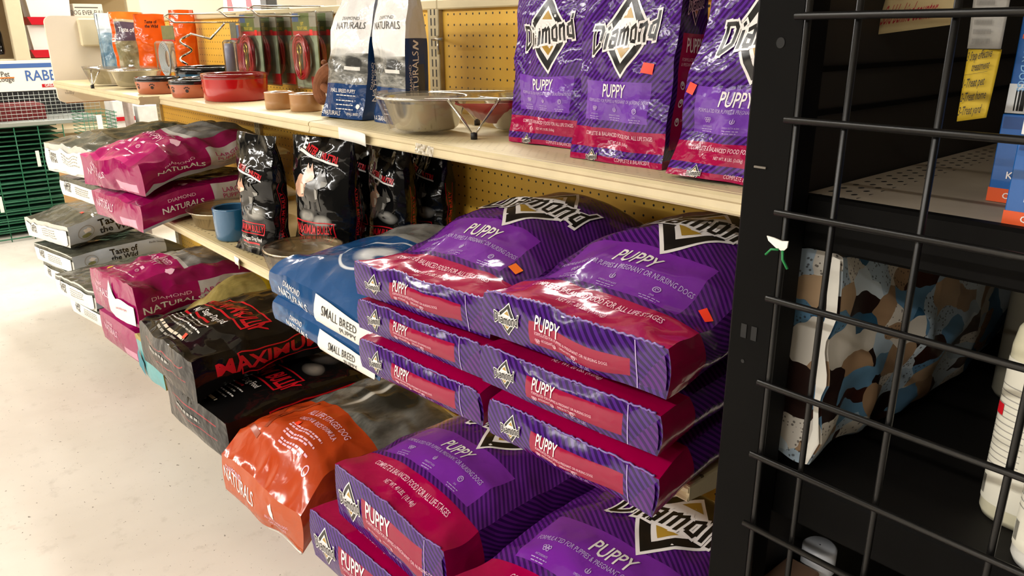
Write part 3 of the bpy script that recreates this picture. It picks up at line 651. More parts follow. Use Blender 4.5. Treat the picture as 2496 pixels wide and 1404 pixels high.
for (a, b, f), n_ in zip(((-2.37, -1.13, -.445), (-1.125, -.047, -.382), (-.047, 1.19, -.382)), ('deeper far section of the upper tan shelf, under the pouches and terracotta bowl', 'middle section of the upper tan shelf, under the red bowl and crocks', 'near section of the upper tan shelf, under the purple bags')): shelf(a, b, f, 1.06, topdeck, .028, n_)
for (a, b), n_ in zip(((-2.37, -1.225), (-1.225, -.047), (-.047, 1.168)), ('far section of the middle tan shelf, under the grey prairie bags', 'middle section of the middle tan shelf, under the denim-blue crock', 'near section of the middle tan shelf, under the purple stacks')): shelf(a, b, -.50, .702, middeck, .024, n_)
for (a, b), n_ in zip(((-2.37, -1.225), (-1.225, -.047), (-.047, 1.19)), ('far section of the bottom tan deck, under the prairie bags', 'middle section of the bottom tan deck, under the big black bags', 'near section of the bottom tan deck, under the large purple bags')): shelf(a, b, -.50, .15, middeck, .024, n_)
for a, b in ((-2.37, -1.225), (-1.225, -.047), (-.047, 1.19)): tag(cube('kick_plate', (a+.003, -.46, 0), (b-.003, -.44, .086), tanl), 'tan kick plate under the bottom deck, %s section' % ('far' if a < -2 else 'middle' if a < -1 else 'near'), 'kick plate', 'kick plates of the tan run')
MB().tube([(0, 0, .0), (0, 0, 1.03)], .024, mat('worn_steel_post', '#7c6d62', .5, .3, var=.25, vscale=30), 16).build('post', tag(empty('steel_post', (-2.90, -.01, 0)), 'worn grey steel post behind the white board below the shelf end', 'post'))
# labels and tape on the lips
def curl_label(name, x0, x1, yf, z0, z1, m, label, deg=70):
    V = []; n = 14
    for i in range(n+1):
        s = i/n; lift = .010*max(0, (s-.45)/.55)**2
        for z in (z0, z1): V.append((x0+(x1-x0)*s, yf-.0045-lift, z-.003*s))
    F = [(2*i, 2*i+1, 2*i+3, 2*i+2) for i in range(n)]
    mb = MB().add(V, F, m, smooth=True); o = mb.build(name); mo = o.modifiers.new('s', 'SOLIDIFY'); mo.thickness = .0006
    return tag(o, label, 'price label')
curl_label('price_label', .10, .232, -.382, 1.033, 1.059, PAPER, 'blank white price label curling off the upper shelf edge')
curl_label('price_label', -.30, -.25, -.50, .678, .700, PAPER, 'small white price label on the middle shelf edge under the black bags')
t_ = MB(); t_.add([(.405, -.3866, 1.055), (.465, -.3866, 1.052), (.46, -.3866, 1.033), (.40, -.3866, 1.036)], [(0, 1, 2, 3)], film('clear_tape', gloss=.7, bump=.9, scale=60)); o = t_.build('clear_tape'); o.modifiers.new('s', 'SOLIDIFY').thickness = .0004; tag(o, 'crinkled clear tape stuck on the upper shelf edge below the steel feeder', 'tape')
cube('paper_tag', (-.79, -.004, 1.238), (-.745, -.002, 1.306), PAPER, bev=.0005, label='blank white paper strip stuck on the pegboard between the red cables', cat='tag')

# end board of the run
bd = MB(); R_ = .03; pts = []
for cx, cy, a0 in ((.2-R_, 1.335-R_, 0), (-.43+R_, 1.335-R_, 90), (-.43+R_, .96+R_, 180), (.2-R_, .96+R_, 270)):
    for i in range(7): a = math.radians(a0+15*i); pts.append((cx+R_*math.cos(a), cy+R_*math.sin(a)))
bd.prism(pts, -2.425, -2.407, mat('white_laminate', '#e3d7c4', .4, var=.03, vscale=4), 'x'); bo = bd.build('end_board')
tag(bo, 'white rounded board standing across the far end of the shelves', 'board')
cube('raised_block', (-2.407, -.30, 1.205), (-2.385, -.19, 1.325), mat('cream_plastic', '#dccfae', .45), bo, .006)
cube('chipboard_edge', (-2.424, -.40, .957), (-2.408, .17, .9598), mat('chipboard', '#a3632a', .8), bo)
sc_t = MB(); dk_ = mat('pencil', '#8b8275', .8)
for i, (y, z, s_) in enumerate(((-.41, 1.036, 'Foldr'), (-.405, 1.022, 'for'), (-.40, 1.010, 'tray'), (-.40, .998, 'today'))):
    V, F = text_mesh(s_); V = V*.012/.7; sc_t.add([(-2.4065, y+.02+p[0], z+p[1]) for p in V], F, dk_)
sc_t.build('handwriting', bo)

# ------------------------------------------------------------------ upper shelf: bowls, feeders
SH = 1.06
steel = mat('polished_steel', '#c9c4ba', .12, 1.0); chrome = mat('chrome_wire', '#d6d2c8', .08, 1.0); rubber = mat('black_rubber', '#1a1918', .6)
def glaze(n, c, r=.12): return mat(n, c, r, coat=.6)
def bowl(name, loc, r, h, out, inn, label, cat='bowl', group=None, rim=None, taper=.88, wall=.007, rimh=.014, paws=False):
    rb = r*taper
    prof = [(.001, 0), (rb*.93, 0), (rb, h*.06), (rb+(r-rb)*.6, h*.5), (r, h-rimh)]
    root = MB().lathe(prof, out).build(name, None, loc)
    MB().lathe([(r, h-rimh), (r*1.015, h-rimh*.5), (r*1.0, h-.001), (r-wall*.5, h), (r-wall, h-.003)], rim or out).build('rim', root)
    MB().lathe([(r-wall, h-.003), (r-wall*1.3, h*.6), (rb-wall*1.2, h*.25), (rb*.75, wall), (.001, wall)], inn).build('inside', root)
    if paws:
        pk = mat('paw_print', '#2a1a14', .4)
        for k in range(8):
            pm = MB()
            a = 2*PI*k/8+.2
            def at(u, v): aa = a+u/r; zz = h*.42+v; rr = rb+(r-rb)*min(1, zz/h*1.1)+.0012; return (rr*math.cos(aa), rr*math.sin(aa), zz)
            for cx, cy, q in ((0, 0, .0055), (-.007, .008, .0024), (-.0025, .011, .0024), (.0025, .011, .0024), (.007, .008, .0024)):
                pm.add([at(cx+q*math.cos(2*PI*i/10), cy+q*math.sin(2*PI*i/10)) for i in range(10)], [tuple(range(10))], pk)
            pm.build('paw_print', root)
    return tag(root, label, cat, group)
terra, blk = glaze('terracotta_glaze', '#b5613c', .35), glaze('black_glaze', '#151313')
bowl('dog_bowl', (-1.24, -.345, SH), .074, .056, terra, blk, 'terracotta dog bowl with black rim, beside the steel feeder', group='small terracotta bowls', rim=blk, taper=.9, paws=True)
bowl('dog_bowl', (-1.11, -.235, SH), .066, .056, terra, blk, 'terracotta dog bowl mostly hidden behind two others and the red bowl', group='small terracotta bowls', rim=blk, taper=.9, paws=True)
bowl('dog_bowl', (-.985, -.318, SH), .07, .056, terra, blk, 'terracotta dog bowl with black rim touching the big red bowl', group='small terracotta bowls', rim=blk, taper=.9, paws=True)
redg = glaze('red_glaze', '#b0080f', .1)
bowl('dog_bowl', (-.765, -.262, SH), .098, .082, redg, glaze('dark_red_glaze', '#7a0a0c'), 'large straight-sided glossy red bowl on the upper shelf', rim=glaze('red_rim', '#7e1512'), taper=.97, rimh=.016)
bowl('dog_bowl', (-1.33, -.13, SH), .118, .082, glaze('teal_blue_glaze', '#1f4f6b', .2), blk, 'blue dog bowl with black rim behind the terracotta bowls', rim=blk, taper=.97, rimh=.024)
tang = glaze('tan_crock', '#a97b4e', .3)
bowl('small_crock', (-.285, -.268, SH), .042, .046, tang, mat('crock_inside', '#8f8378', .5), 'small plain tan crock in front, left of the plush toy', 'crock', 'small tan crocks', rim=tang, taper=.98, rimh=.004)
bowl('small_crock', (-.392, -.292, SH), .040, .046, tang, mat('crock_inside', '#8f8378', .5), 'small plain tan crock half hidden behind another tan crock', 'crock', 'small tan crocks', rim=tang, taper=.98, rimh=.004)

def steel_bowl(r, rb, h, z0):
    return [(.001, z0), (rb*.9, z0), (rb, z0+.006), (r*.94, z0+h-.004), (r+.004, z0+h-.001), (r+.006, z0+h+.002), (r+.002, z0+h+.004), (r-.003, z0+h), (rb-.004, z0+.010), (rb*.8, z0+.003), (.001, z0+.003)]
def double_diner(loc, yaw, r, gap, h, label, card=None, seedf=0):
    root = tag(empty('double_diner', loc, (0, 0, yaw)), label, 'pet feeder')
    for s_ in (-1, 1): MB().lathe(steel_bowl(r, r*.72, h-.012, .008), steel, c=(s_*gap/2, 0, 0), n=64).build('steel_bowl', root)
    fr = MB(); rr = .003; q = r+.008
    loop = [(-gap/2+q*math.cos(a), q*math.sin(a), h-.002) for a in np.linspace(PI/2, 3*PI/2, 24)]+[(gap/2+q*math.cos(a), q*math.sin(a), h-.002) for a in np.linspace(-PI/2, PI/2, 24)]
    fr.tube(loop, rr, chrome, 8, True)
    fr.build('wire_frame', root)
    for s_ in (-1, 1):
        lg = MB(); lg.tube([(-.05, s_*(q+.002), h-.002), (-.02, s_*(q+.012), h*.45), (0, s_*(q+.02), .006), (.02, s_*(q+.012), h*.45), (.05, s_*(q+.002), h-.002)], rr, chrome, 8)
        l = lg.build('leg', root); MB().lathe([(.001, 0), (.0065, 0), (.0065, .012), (.001, .014)], rubber, 12, (0, s_*(q+.02), 0)).build('rubber_foot', l)
    if card:
        cm = MB(); n = 12; V = []
        for i in range(n+1):
            x = -gap*.18+gap*.75*i/n
            for k, y in enumerate((-q*.98, -q*.35)): V.append((x, y+.0, h-.006-(.045*math.sin(PI*min(1, i/n*1.0))*k)-.004))
        cm.add(V, [(2*i, 2*i+1, 2*i+3, 2*i+2) for i in range(n)], mat('red_card', '#a8161c', .3), smooth=True); o = cm.build('label_card', root); o.modifiers.new('s', 'SOLIDIFY').thickness = .001
    sw = MB(); n = 40; ring_ = []
    for i in range(n):
        a = 2*PI*i/n; cx = gap/2*(1 if math.cos(a) > 0 else -1); ring_.append((cx+(q+.006)*math.cos(a), (q+.006)*math.sin(a)))
    V = [(x, y, h+.006) for x, y in ring_]+[(x*.86, y*.80, .006) for x, y in ring_]
    sw.add(V, [(i, (i+1) % n, n+(i+1) % n, n+i) for i in range(n)]+[tuple(range(n))], film('shrink_wrap', gloss=.45, bump=.35, scale=26)); sw.build('shrink_wrap', root)
    return root
double_diner((.385, -.222, SH), math.radians(50), .092, .205, .076, 'shrink-wrapped steel double feeder on wire legs beside the purple bags', card=True)
double_diner((-1.69, -.335, SH), math.radians(4), .088, .25, .07, 'shrink-wrapped steel double feeder at the far end of the upper shelf')

# plush toy, sitting with its back to the pegboard
def plush():
    root = tag(empty('plush_toy', (-.205, -.235, SH), (0, 0, math.radians(35))), 'brown plush animal with white belly slumped beside the tan crocks', 'toy')
    fur = mat('brown_plush', '#7a4a2c', .95, var=.25, vscale=60, bump=.6, bscale=260); wf_ = mat('white_plush', '#d9d2c4', .95, bump=.5, bscale=260)
    def body(name, pts, rad, m, parent):
        me = bpy.data.meshes.new(name); me.from_pydata(pts, [(i, i+1) for i in range(len(pts)-1)], []); me.materials.append(m)
        o = bpy.data.objects.new(name, me); col.objects.link(o); o.parent = parent
        o.modifiers.new('k', 'SKIN'); 
        for v, r in zip(me.skin_vertices[0].data, rad): v.radius = (r, r)
        me.skin_vertices[0].data[0].use_root = True
        s_ = o.modifiers.new('s', 'SUBSURF'); s_.levels = 2; s_.render_levels = 2
        return o
    body('body', [(-.01, 0, .018), (-.03, 0, .05), (-.022, 0, .085), (.0, 0, .105), (.03, 0, .112), (.045, 0, .107)], [.024, .027, .024, .026, .022, .012], fur, root)
    body('belly', [(.012, 0, .022), (.004, 0, .05), (.004, 0, .072)], [.022, .024, .014], wf_, root)
    for s_ in (-1, 1):
        body('paw', [(.0, .022*s_, .014), (.03, .03*s_, .013), (.048, .032*s_, .014)], [.012, .013, .011], fur, root)
        body('arm', [(-.012, .026*s_, .07), (.014, .034*s_, .056), (.03, .03*s_, .05)], [.011, .011, .010], fur, root)
        body('ear', [(.0, .018*s_, .122), (-.006, .024*s_, .132)], [.010, .007], fur, root)
    return root
plush()

# hooks, blister packs, tie-out stake on the pegboard
hookm = mat('hook_steel', '#b3ada0', .3, 1.0)
def peg_hook(x, z, L, label, flip=False):
    root = tag(empty('display_hook', (x, 0, z)), label, 'hook')
    m = MB(); m.tube([(0, -.001, .0), (0, -L*.9, .0), (0, -L, .018)], .0026, hookm, 8); m.box((-.012, -.003, -.02), (.012, -.0005, .012), hookm, .001); m.build('arm', root)
    if flip:
        f = MB(); f.tube([(0, -.002, .03), (0, -L*.95, .028), (0, -L*1.02, .02)], .002, hookm, 8); f.build('scan_arm', root)
    return root
peg_hook(-.86, 1.306, .25, 'wire display hook holding the left set of red cables', True)
peg_hook(-.645, 1.306, .24, 'wire display hook holding the right set of red cables', True)
peg_hook(-1.30, 1.295, .27, 'wire display hook holding the dangling dog toys', True)
h_ = tag(empty('display_hook', (-.03, 0, 1.247)), 'short empty hook with a crossbar on the pegboard right of the blue bag', 'hook')
m_ = MB(); m_.tube([(0, -.015, 0), (.055, -.05, -.004)], .0028, hookm, 8); m_.build('arm', h_)
m_ = MB(); m_.tube([(.035, -.052, -.006), (.075, -.052, -.006)], .004, hookm, 8); m_.tube([(.056, -.052, -.006), (.060, -.053, -.042)], .004, hookm, 8); m_.build('crossbar', h_)
clearb = film('clear_blister', gloss=.8, rough=.12, bump=.12, scale=30)
redcab = mat('red_cable', '#9c0f1c', .25, coat=.4); brass = mat('brass_snap', '#b99a4a', .25, 1.0)
cardg = NT('tie_out_card'); Xc, Yc, Zc = cardg.xyz(cardg.obj())
kc = cardg.ramp(cardg.noise(cardg.obj(), 30), [(.3, '#7f8d72'), (.7, '#a3ad92')])
kc = cardg.mix(cardg.math('GREATER_THAN', Zc, .055), kc, lin('#5d6a3c')); kc = cardg.mix(cardg.math('MULTIPLY', cardg.math('GREATER_THAN', Zc, .045), cardg.math('LESS_THAN', Zc, .058)), kc, lin('#b5232c'))
kc = cardg.mix(cardg.math('MULTIPLY', cardg.math('GREATER_THAN', Zc, .085), cardg.math('LESS_THAN', Xc, -.035)), kc, lin('#31527d')); kc = cardg.mix(cardg.math('MULTIPLY', cardg.math('GREATER_THAN', Zc, .07), cardg.math('GREATER_THAN', Xc, .035)), kc, lin('#8e8a7c'))
kc = cardg.mix(cardg.math('MULTIPLY', cardg.math('LESS_THAN', Zc, -.075), cardg.math('GREATER_THAN', Xc, .02)), kc, lin('#c5252a')); cardg.set(Base_Color=kc, Roughness=.35)
def cable_pack(loc, rz, label, grp):
    root = tag(empty('cable_pack', loc, (0, 0, rz)), label, 'cable', grp)
    MB().box((-.078, 0, -.11), (.078, .0015, .11), cardg.m, .0005).build('backing_card', root)
    cb = MB(); R2 = random.Random(3)
    for k in range(9):
        a_, b_ = .030+.0055*(k % 4), .046+.006*(k % 4); cb.tube([(a_*math.cos(t)+.002*R2.uniform(-1, 1), -.012-.004*(k//3)-.002*math.sin(t*3+k), -.018+b_*math.sin(t)) for t in np.linspace(0, 2*PI, 28, endpoint=False)], .0042, redcab, 6, True)
    cb.build('coiled_cable', root)
    sp = MB(); sp.tube([(.0, -.022, -.085), (.002, -.024, -.05), (-.001, -.022, -.01)], .004, brass, 8); sp.tube([(.012*math.cos(t), -.022, .004+.014*math.sin(t)) for t in np.linspace(-1.2, 4.3, 14)], .003, brass, 8); sp.build('brass_snap', root)
    bl = MB(); outl = [(-.05, -.045), (-.05, .02), (-.028, .042), (.028, .042), (.05, .02), (.05, -.045), (.03, -.095), (-.03, -.095)]
    n = len(outl); V = [(x*1.12, -.001, z*1.1) for x, z in outl]+[(x, -.03, z) for x, z in outl]; bl.add(V, [(i, (i+1) % n, n+(i+1) % n, n+i) for i in range(n)]+[tuple(range(n, 2*n))], clearb); bl.box((-.082, -.002, -.114), (.082, .0035, .114), clearb, .001); bl.build('clear_shell', root)
    tx = MB()
    for z, h, s_, c_ in ((.074, .010, '15FT', '#d9c33a'), (.062, .009, 'TIE OUT CABLE', '#d9c33a')):
        V, F = text_mesh(s_, .02); V = V*np.array((h*.75, h))/.7; tx.add([(p[0]-.012, -.0012, z+p[1]) for p in V], F, mat('yellow_print', c_, .4))
    tx.add([(.035, -.0014, .045), (.055, -.0014, .045), (.055, -.0014, .062), (.035, -.0014, .062)], [(0, 1, 2, 3)], mat('sticker_red', '#e01a24', .4)); tx.build('printed_title', root)
    return root
for x, y, rz, s_, g_ in ((-.905, -.135, .0, 'first', 'tie-out cables, left hook'), (-.895, -.088, .02, 'second', 'tie-out cables, left hook'), (-.885, -.042, .03, 'third', 'tie-out cables, left hook'), (-.622, -.085, 0, 'front', 'tie-out cables, right hook'), (-.612, -.035, .02, 'back', 'tie-out cables, right hook')):
    cable_pack((x, y, 1.205), rz, {'first': 'red tie-out cable in clear blister pack, front one above the red bowl', 'second': 'red tie-out cable pack in the middle of the left hook', 'third': 'red tie-out cable pack rearmost on the left hook by the pegboard', 'front': 'red tie-out cable pack with brass snap showing, above the plush toy', 'back': 'red tie-out cable pack behind another, next to the white and blue bag'}[s_], g_)
def toy_pack(loc, w_, h_, c1, c2, label, kind):
    root = tag(empty('toy_pack', loc), label, 'toy pack', 'toy packs on the left hook')
    MB().box((-w_/2, 0, h_*.18), (w_/2, .0015, h_/2), mat('toy_card_'+c1[1:], c1, .4, var=.3, vscale=60), .0005).build('header_card', root)
    MB().box((-w_/2, -.0008, h_*.16), (w_/2, .0018, h_*.2), mat('toy_card_band', '#b3262c', .4), .0003).build('red_band', root)
    ins = MB(); R2 = random.Random(hash(c2) % 7 if False else int(c2[1:3], 16)); mm = mat('toy_'+c2[1:], c2, .3, coat=.3)
    if kind == 'tube': ins.tube([(0, -.02, -h_*.46), (0, -.02, .0), (0, -.02, h_*.1)], [.016, .016, .014], mm, 16)
    else:
        for k in range(6): ins.tube([((.02+.004*k)*math.cos(t)*w_/.09, -.012-.002*k, -h_*.22+(.03+.005*k)*math.sin(t)*h_/.15) for t in np.linspace(0, 2*PI, 20, endpoint=False)], .0028, mm, 6, True)
    ins.build('contents', root)
    bl = MB(); bl.box((-w_/2, -.035, -h_/2), (w_/2, -.001, h_*.17), clearb, .008); bl.build('clear_shell', root)
    return root
toy_pack((-1.375, -.245, 1.205), .13, .16, '#6b6a3a', '#a9b0b2', 'clear pouch of pale cord with olive header card, front of the toy packs', 'coil')
toy_pack((-1.16, -.075, 1.21), .07, .15, '#4f6a8a', '#2f7a4a', 'clear pack of green cord hanging behind the blue bowl', 'coil')
toy_pack((-1.05, -.10, 1.21), .07, .15, '#7d3a2a', '#b5452f', 'clear pack with an orange coil next to the silver tube', 'coil')
toy_pack((-.985, -.16, 1.21), .05, .16, '#585a4a', '#8f93a8', 'clear pack holding a silver tube left of the red cables', 'tube')
toy_pack((-.90, -.006, 1.17), .06, .15, '#4a5a3a', '#2f9a4a', 'clear pack of bright green cord behind the silver tube', 'coil') if False else None
st = tag(empty('tie_out_stake', (-1.22, -.15, SH+.014)), 'chrome corkscrew tie-out stake propped up over the small bowls', 'stake')
m_ = MB(); m_.tube([(-.17+.03*t/6+.02*math.cos(t*1.2), -.02*math.sin(t*1.2)-.04, .095+.012*t-.02) for t in np.linspace(0, 9, 40)]+[(.0, .0, .165), (.09, .02, .215)], .004, chrome, 8); m_.build('spiral', st)

# ------------------------------------------------------------------ upper shelf: bags
G8 = 'small purple puppy food bags'; S90 = PI/2
puppy_standing(.19, .345, .085, (.642, -.225, SH), (S90-.02, 0, math.radians(3)), 3, 'small purple bag of puppy food next to the steel feeder, leftmost of its row', G8, lean=.03, endw=.93)
b = puppy_standing(.182, .345, .09, (.852, -.275, SH), (S90-.02, 0, math.radians(6)), 4, 'small purple bag of puppy food with red price sticker, showing its red side panel', G8, lean=.08); b.stick('price_sticker', 'top', .05, .145, .02, .015, STICK, -.1)
puppy_standing(.18, .345, .085, (1.06, -.105, SH), (S90-.02, 0, 0), 5, 'small purple bag of puppy food at the back, mostly hidden by two in front', G8)
b = puppy_standing(.19, .345, .09, (1.072, -.30, SH+.003), (S90-.03, 0, math.radians(8)), 6, 'small purple bag of puppy food against the black post, cut off by it', G8, lean=.18); b.stick('price_sticker', 'top', -.083, .120, .012, .014, STICK, -.3)
GN = 'white and blue small breed bags'
naturals_standing(.15, .30, .075, (-.032, -.272, SH), (S90-.10, 0, math.radians(12)), 7, 'white and blue small breed bag beside the plush toy', GN, lean=.10, endw=.86)
naturals_standing(.138, .315, .078, (.132, -.238, SH), (S90-.04, 0, math.radians(0)), 8, 'white and blue small breed bag behind the steel feeder, dark blue side showing', GN, endw=.92, lean=-.02)
def pouch(loc, yaw, W, H, T, face, side, label, seed, words=None):
    b = Bag(W, H, T, seed=seed, stand=True, side=.55, front=.9, end=.04, v2=.55, sb=0, lift=.2, fb=0, wr=.007, wf=20, cell=.008)
    for (s_, x, y, h, m) in words or []: b.text('top', s_, x, y, h, m, .85, .015)
    o = b.make('treat_pouch', {'top': face, 'side': side, 'front': side}, loc, (S90-.05, 0, yaw), 'folded_bottom'); tag(o, label, 'pet food pouch', 'small pouches at the far end'); return b
bluef = print_mat('pouch_blue', '#b8c3cc', [('n', -1, 1, .02, .20, [(.3, '#24343f'), (.5, '#5d7c92'), (.7, '#a9bdc9')], 20, .8), ('r', -1, 1, .22, .5, '#dfe3e6')], crinkle=1.0); blues = print_mat('pouch_blue_side', '#4a5f6c', [('r', .18, 1, -1, 1, '#ccd4d9')], crinkle=1.0)
orf = print_mat('pouch_orange', '#e0570d', [('n', -1, 1, -1, .16, [(.3, '#d24f0a'), (.7, '#e8641a')], 30, .5)], crinkle=.8); olf = print_mat('pouch_olive', '#c9bf9a', [('n', -.055, .055, .02, .17, [(.3, '#4d4a34'), (.55, '#8f8a6a'), (.75, '#d5cfbc')], 22, .7), ('r', -.05, .05, .17, .245, '#5a4a58'), ('r', -1, -.052, -1, 1, '#d8560f'), ('r', -1, 1, .255, 1, '#e8802a')], crinkle=1.0)
ws = print_mat('pouch_clear_side', '#d9d9d6', [], crinkle=1.0); os_ = print_mat('pouch_orange_side', '#c94d0b', [], crinkle=.9)
Y = math.radians
pouch((-2.30, -.2, SH), Y(62), .10, .285, .06, bluef, blues, 'pale blue camouflage pouch, farthest left in the row on the upper shelf', 21)
pouch((-2.17, -.225, SH), Y(66), .095, .28, .055, bluef, blues, 'pale blue camouflage pouch beside the white and olive one', 22)
pouch((-2.02, -.20, SH), Y(60), .135, .285, .06, olf, ws, 'white and olive pouch with an orange edge behind the plain orange one', 23, [('Taste of', 0, .205, .018, WHITE)])
pouch((-1.80, -.175, SH), Y(66), .115, .272, .07, orf, os_, 'plain bright orange pouch with small black words, above the far steel feeder', 24, [('Taste of', .005, .235, .012, BLACK), ('the Wild', .01, .219, .012, BLACK)])
pouch((-1.72, -.075, SH), Y(52), .10, .29, .06, orf, os_, 'second orange pouch, behind the dangling dog toys', 25)

# ------------------------------------------------------------------ middle shelf
MS = .703
GB = 'small black dog food bags'
bully_standing(.16, .305, .085, (-.285, -.425, MS+.003), (S90-.04, 0, Y(9)), 31, 'small black bag with wolf pups beside the blue crock, leftmost of the black bags', GB)
bully_standing(.205, .31, .095, (-.095, -.335, MS), (S90-.04, 0, Y(15)), 32, 'small black bag with wolf pups and white stripe logo, second from the blue crock', GB)
bully_standing(.17, .325, .08, (-.19, -.17, MS), (S90-.02, 0, Y(5)), 33, 'small black bag behind the two front black bags, only its top showing', GB)
bully_standing(.16, .31, .085, (-.012, -.195, MS), (S90-.03, 0, Y(4)), 34, 'small black bag in the second row, with pale spots at its edge', GB)
bully_standing(.16, .30, .08, (-.005, -.075, MS), (S90-.01, 0, Y(0)), 35, 'small black bag at the back against the pegboard, rightmost of the black bags', GB)
bowl('small_crock', (-.468, -.432, MS), .053, .092, glaze('denim_blue_glaze', '#1d5a80', .2), glaze('denim_inside', '#163f5c', .3), 'tall denim-blue crock on the middle shelf', 'crock', rim=glaze('denim_blue_glaze', '#1d5a80', .2), taper=.96, rimh=.008)
fb = MB().lathe(steel_bowl(.112, .096, .05, 0), mat('brushed_steel', '#b3a690', .25, 1.0), 56).build('steel_bowl', None, (-.650, -.378, MS)); tag(fb, 'wide shallow steel bowl next to the denim-blue crock', 'bowl')
MB().lathe([(.001, .055), (.05, .05), (.085, .064), (.108, .054)], film('shrink_wrap', gloss=.45, bump=.35, scale=26), 40).build('shrink_wrap', fb)
MB().box((-.05, -.06, .012), (.02, .03, .02), mat('yellow_card', '#b39a3e', .5), .002).build('yellow_card', fb)
b2 = MB().lathe(steel_bowl(.088, .066, .08, 0), mat('brushed_steel', '#b3a690', .25, 1.0), 56).build('steel_bowl', None, (.03, -.462, MS)); tag(b2, 'deep steel bowl under clear wrap between the black bags and the blue bag', 'bowl')
MB().lathe([(.001, .087), (.05, .085), (.090, .085), (.094, .076), (.076, .01)], film('cloudy_wrap', (.86, .83, .78, 1), gloss=.5, bump=.5, scale=24), 40).build('shrink_wrap', b2)
GM = 'large magenta bags'; GT = 'large prairie bags'
magenta_lying(.38, .54, .105, (-.945, -.615, .7035), (Y(2), 0, Y(6)), 41, 'magenta large breed bag on the middle shelf, under another magenta one', GM, droop=.012, yd=.1, front=.8, wr=.010, under=True)
magenta_lying(.365, .54, .125, (-.955, -.61, .806), (Y(5), 0, Y(13)), 42, 'magenta large breed bag on top of the middle shelf pair, by the shallow steel bowl', GM, droop=.012, yd=.1, front=.75, wr=.013)
taste_lying(.36, .54, .085, (-1.335, -.625, .7035), (Y(1), 0, Y(8)), 43, 'grey prairie bag on the middle shelf, under another grey one', GT, under=True)
taste_lying(.355, .54, .12, (-1.36, -.632, .79), (Y(4), 0, Y(12)), 44, 'grey prairie bag on top of the middle shelf pair, beside the magenta bags', GT, wr=.013)
GBL = 'blue small breed bags lying on the middle shelf'
blue_lying(.36, .50, .055, (.338, -.585, .7035), (0, 0, Y(6)), 45, 'blue small breed bag with white end label, lower of two beside the purple stack', GBL, droop=.045, yd=.082, front=.8, wr=.005, twist=-.10, under=True)
b = blue_lying(.36, .50, .065, (.326, -.58, .758), (Y(1), 0, Y(6)), 46, 'blue small breed bag with a white dog picture, upper of two beside the purple stack', GBL, droop=.045, yd=.082, front=.8, wr=.006, twist=-.10); b.stick('price_sticker', 'top', .12, .07, .016, .012, STICK)
GP = '20 pound purple puppy food bags'
kw = dict(wr=.006, side=.66, v1=.42)
puppy_lying(.318, .56, .064, (.692, -.598, .7035), (0, 0, Y(5)), '20', 51, 'purple puppy food bag, bottom of the left stack on the middle shelf', GP, front=.9, droop=.012, yd=.08, under=True, **kw)
puppy_lying(.318, .56, .062, (.692, -.596, .767), (0, 0, Y(5)), '20', 52, 'purple puppy food bag, middle of the left stack on the middle shelf', GP, front=.92, under=True, **kw)
b = puppy_lying(.318, .56, .115, (.690, -.590, .824), (Y(1), 0, Y(7)), '20', 53, 'purple puppy food bag, top of the left stack, with an amber price sticker', GP, front=.50, flift=.004, hump=.02, **kw); b.stick('price_sticker', 'top', .125, .11, .020, .016, STICKO, -.2)
puppy_lying(.305, .56, .070, (1.022, -.585, .7035), (0, 0, Y(3)), '20', 54, 'purple puppy food bag, bottom of the right stack next to the black post', GP, front=.85, droop=.012, yd=.08, under=True, **kw)
puppy_lying(.308, .56, .070, (1.02, -.59, .773), (0, 0, Y(4)), '20', 55, 'purple puppy food bag, middle of the right stack next to the black post', GP, front=.85, under=True, flift=.004, **kw)
b = puppy_lying(.31, .56, .125, (1.022, -.585, .842), (Y(1), 0, Y(4)), '20', 56, 'purple puppy food bag, top of the right stack, with a red price sticker', GP, front=.52, flift=.010, hump=.015, **kw); b.stick('price_sticker', 'top', .138, .115, .020, .013, STICK, -.5)

# ------------------------------------------------------------------ bottom deck
DK = .151
taste_lying(.37, .54, .09, (-1.68, -.605, DK), (0, 0, Y(8)), 61, 'grey prairie bag at floor level under another, next to the crushed magenta bag', GT, under=True)
taste_lying(.37, .55, .095, (-1.665, -.645, DK+.093), (0, 0, Y(9)), 62, 'grey prairie bag with dark glossy top and white label, touching the torn-label magenta bag', GT)
taste_lying(.40, .52, .095, (-2.30, -.58, DK), (0, 0, Y(8)), 60, 'grey prairie bag at floor level in the farthest stack, mostly hidden', GT, under=True)
taste_lying(.41, .52, .098, (-2.27, -.595, DK+.098), (0, 0, Y(10)), 63, 'grey prairie bag in the middle of the farthest stack', GT, under=True)
b = taste_lying(.41, .52, .13, (-2.34, -.59, DK+.198), (Y(2), 0, Y(13)), 64, 'grey prairie bag topping the farthest stack, pale blue side with name showing', GT, front=.72); b.stick('price_sticker', 'top', .12, .12, .02, .014, STICK)
magenta_lying(.40, .56, .14, (-1.25, -.60, DK), (0, 0, Y(4)), 65, 'magenta bag with white panel at floor level, crushed under another magenta bag', GM, under=True, flap=False)
b = magenta_lying(.40, .56, .17, (-1.25, -.605, DK+.143), (0, 0, Y(5)), 66, 'magenta large breed bag with torn white label on the bottom deck', GM, flap=True, wr=.011); b.stick('price_sticker', 'top', -.12, .05, .022, .014, STICKY, .8)
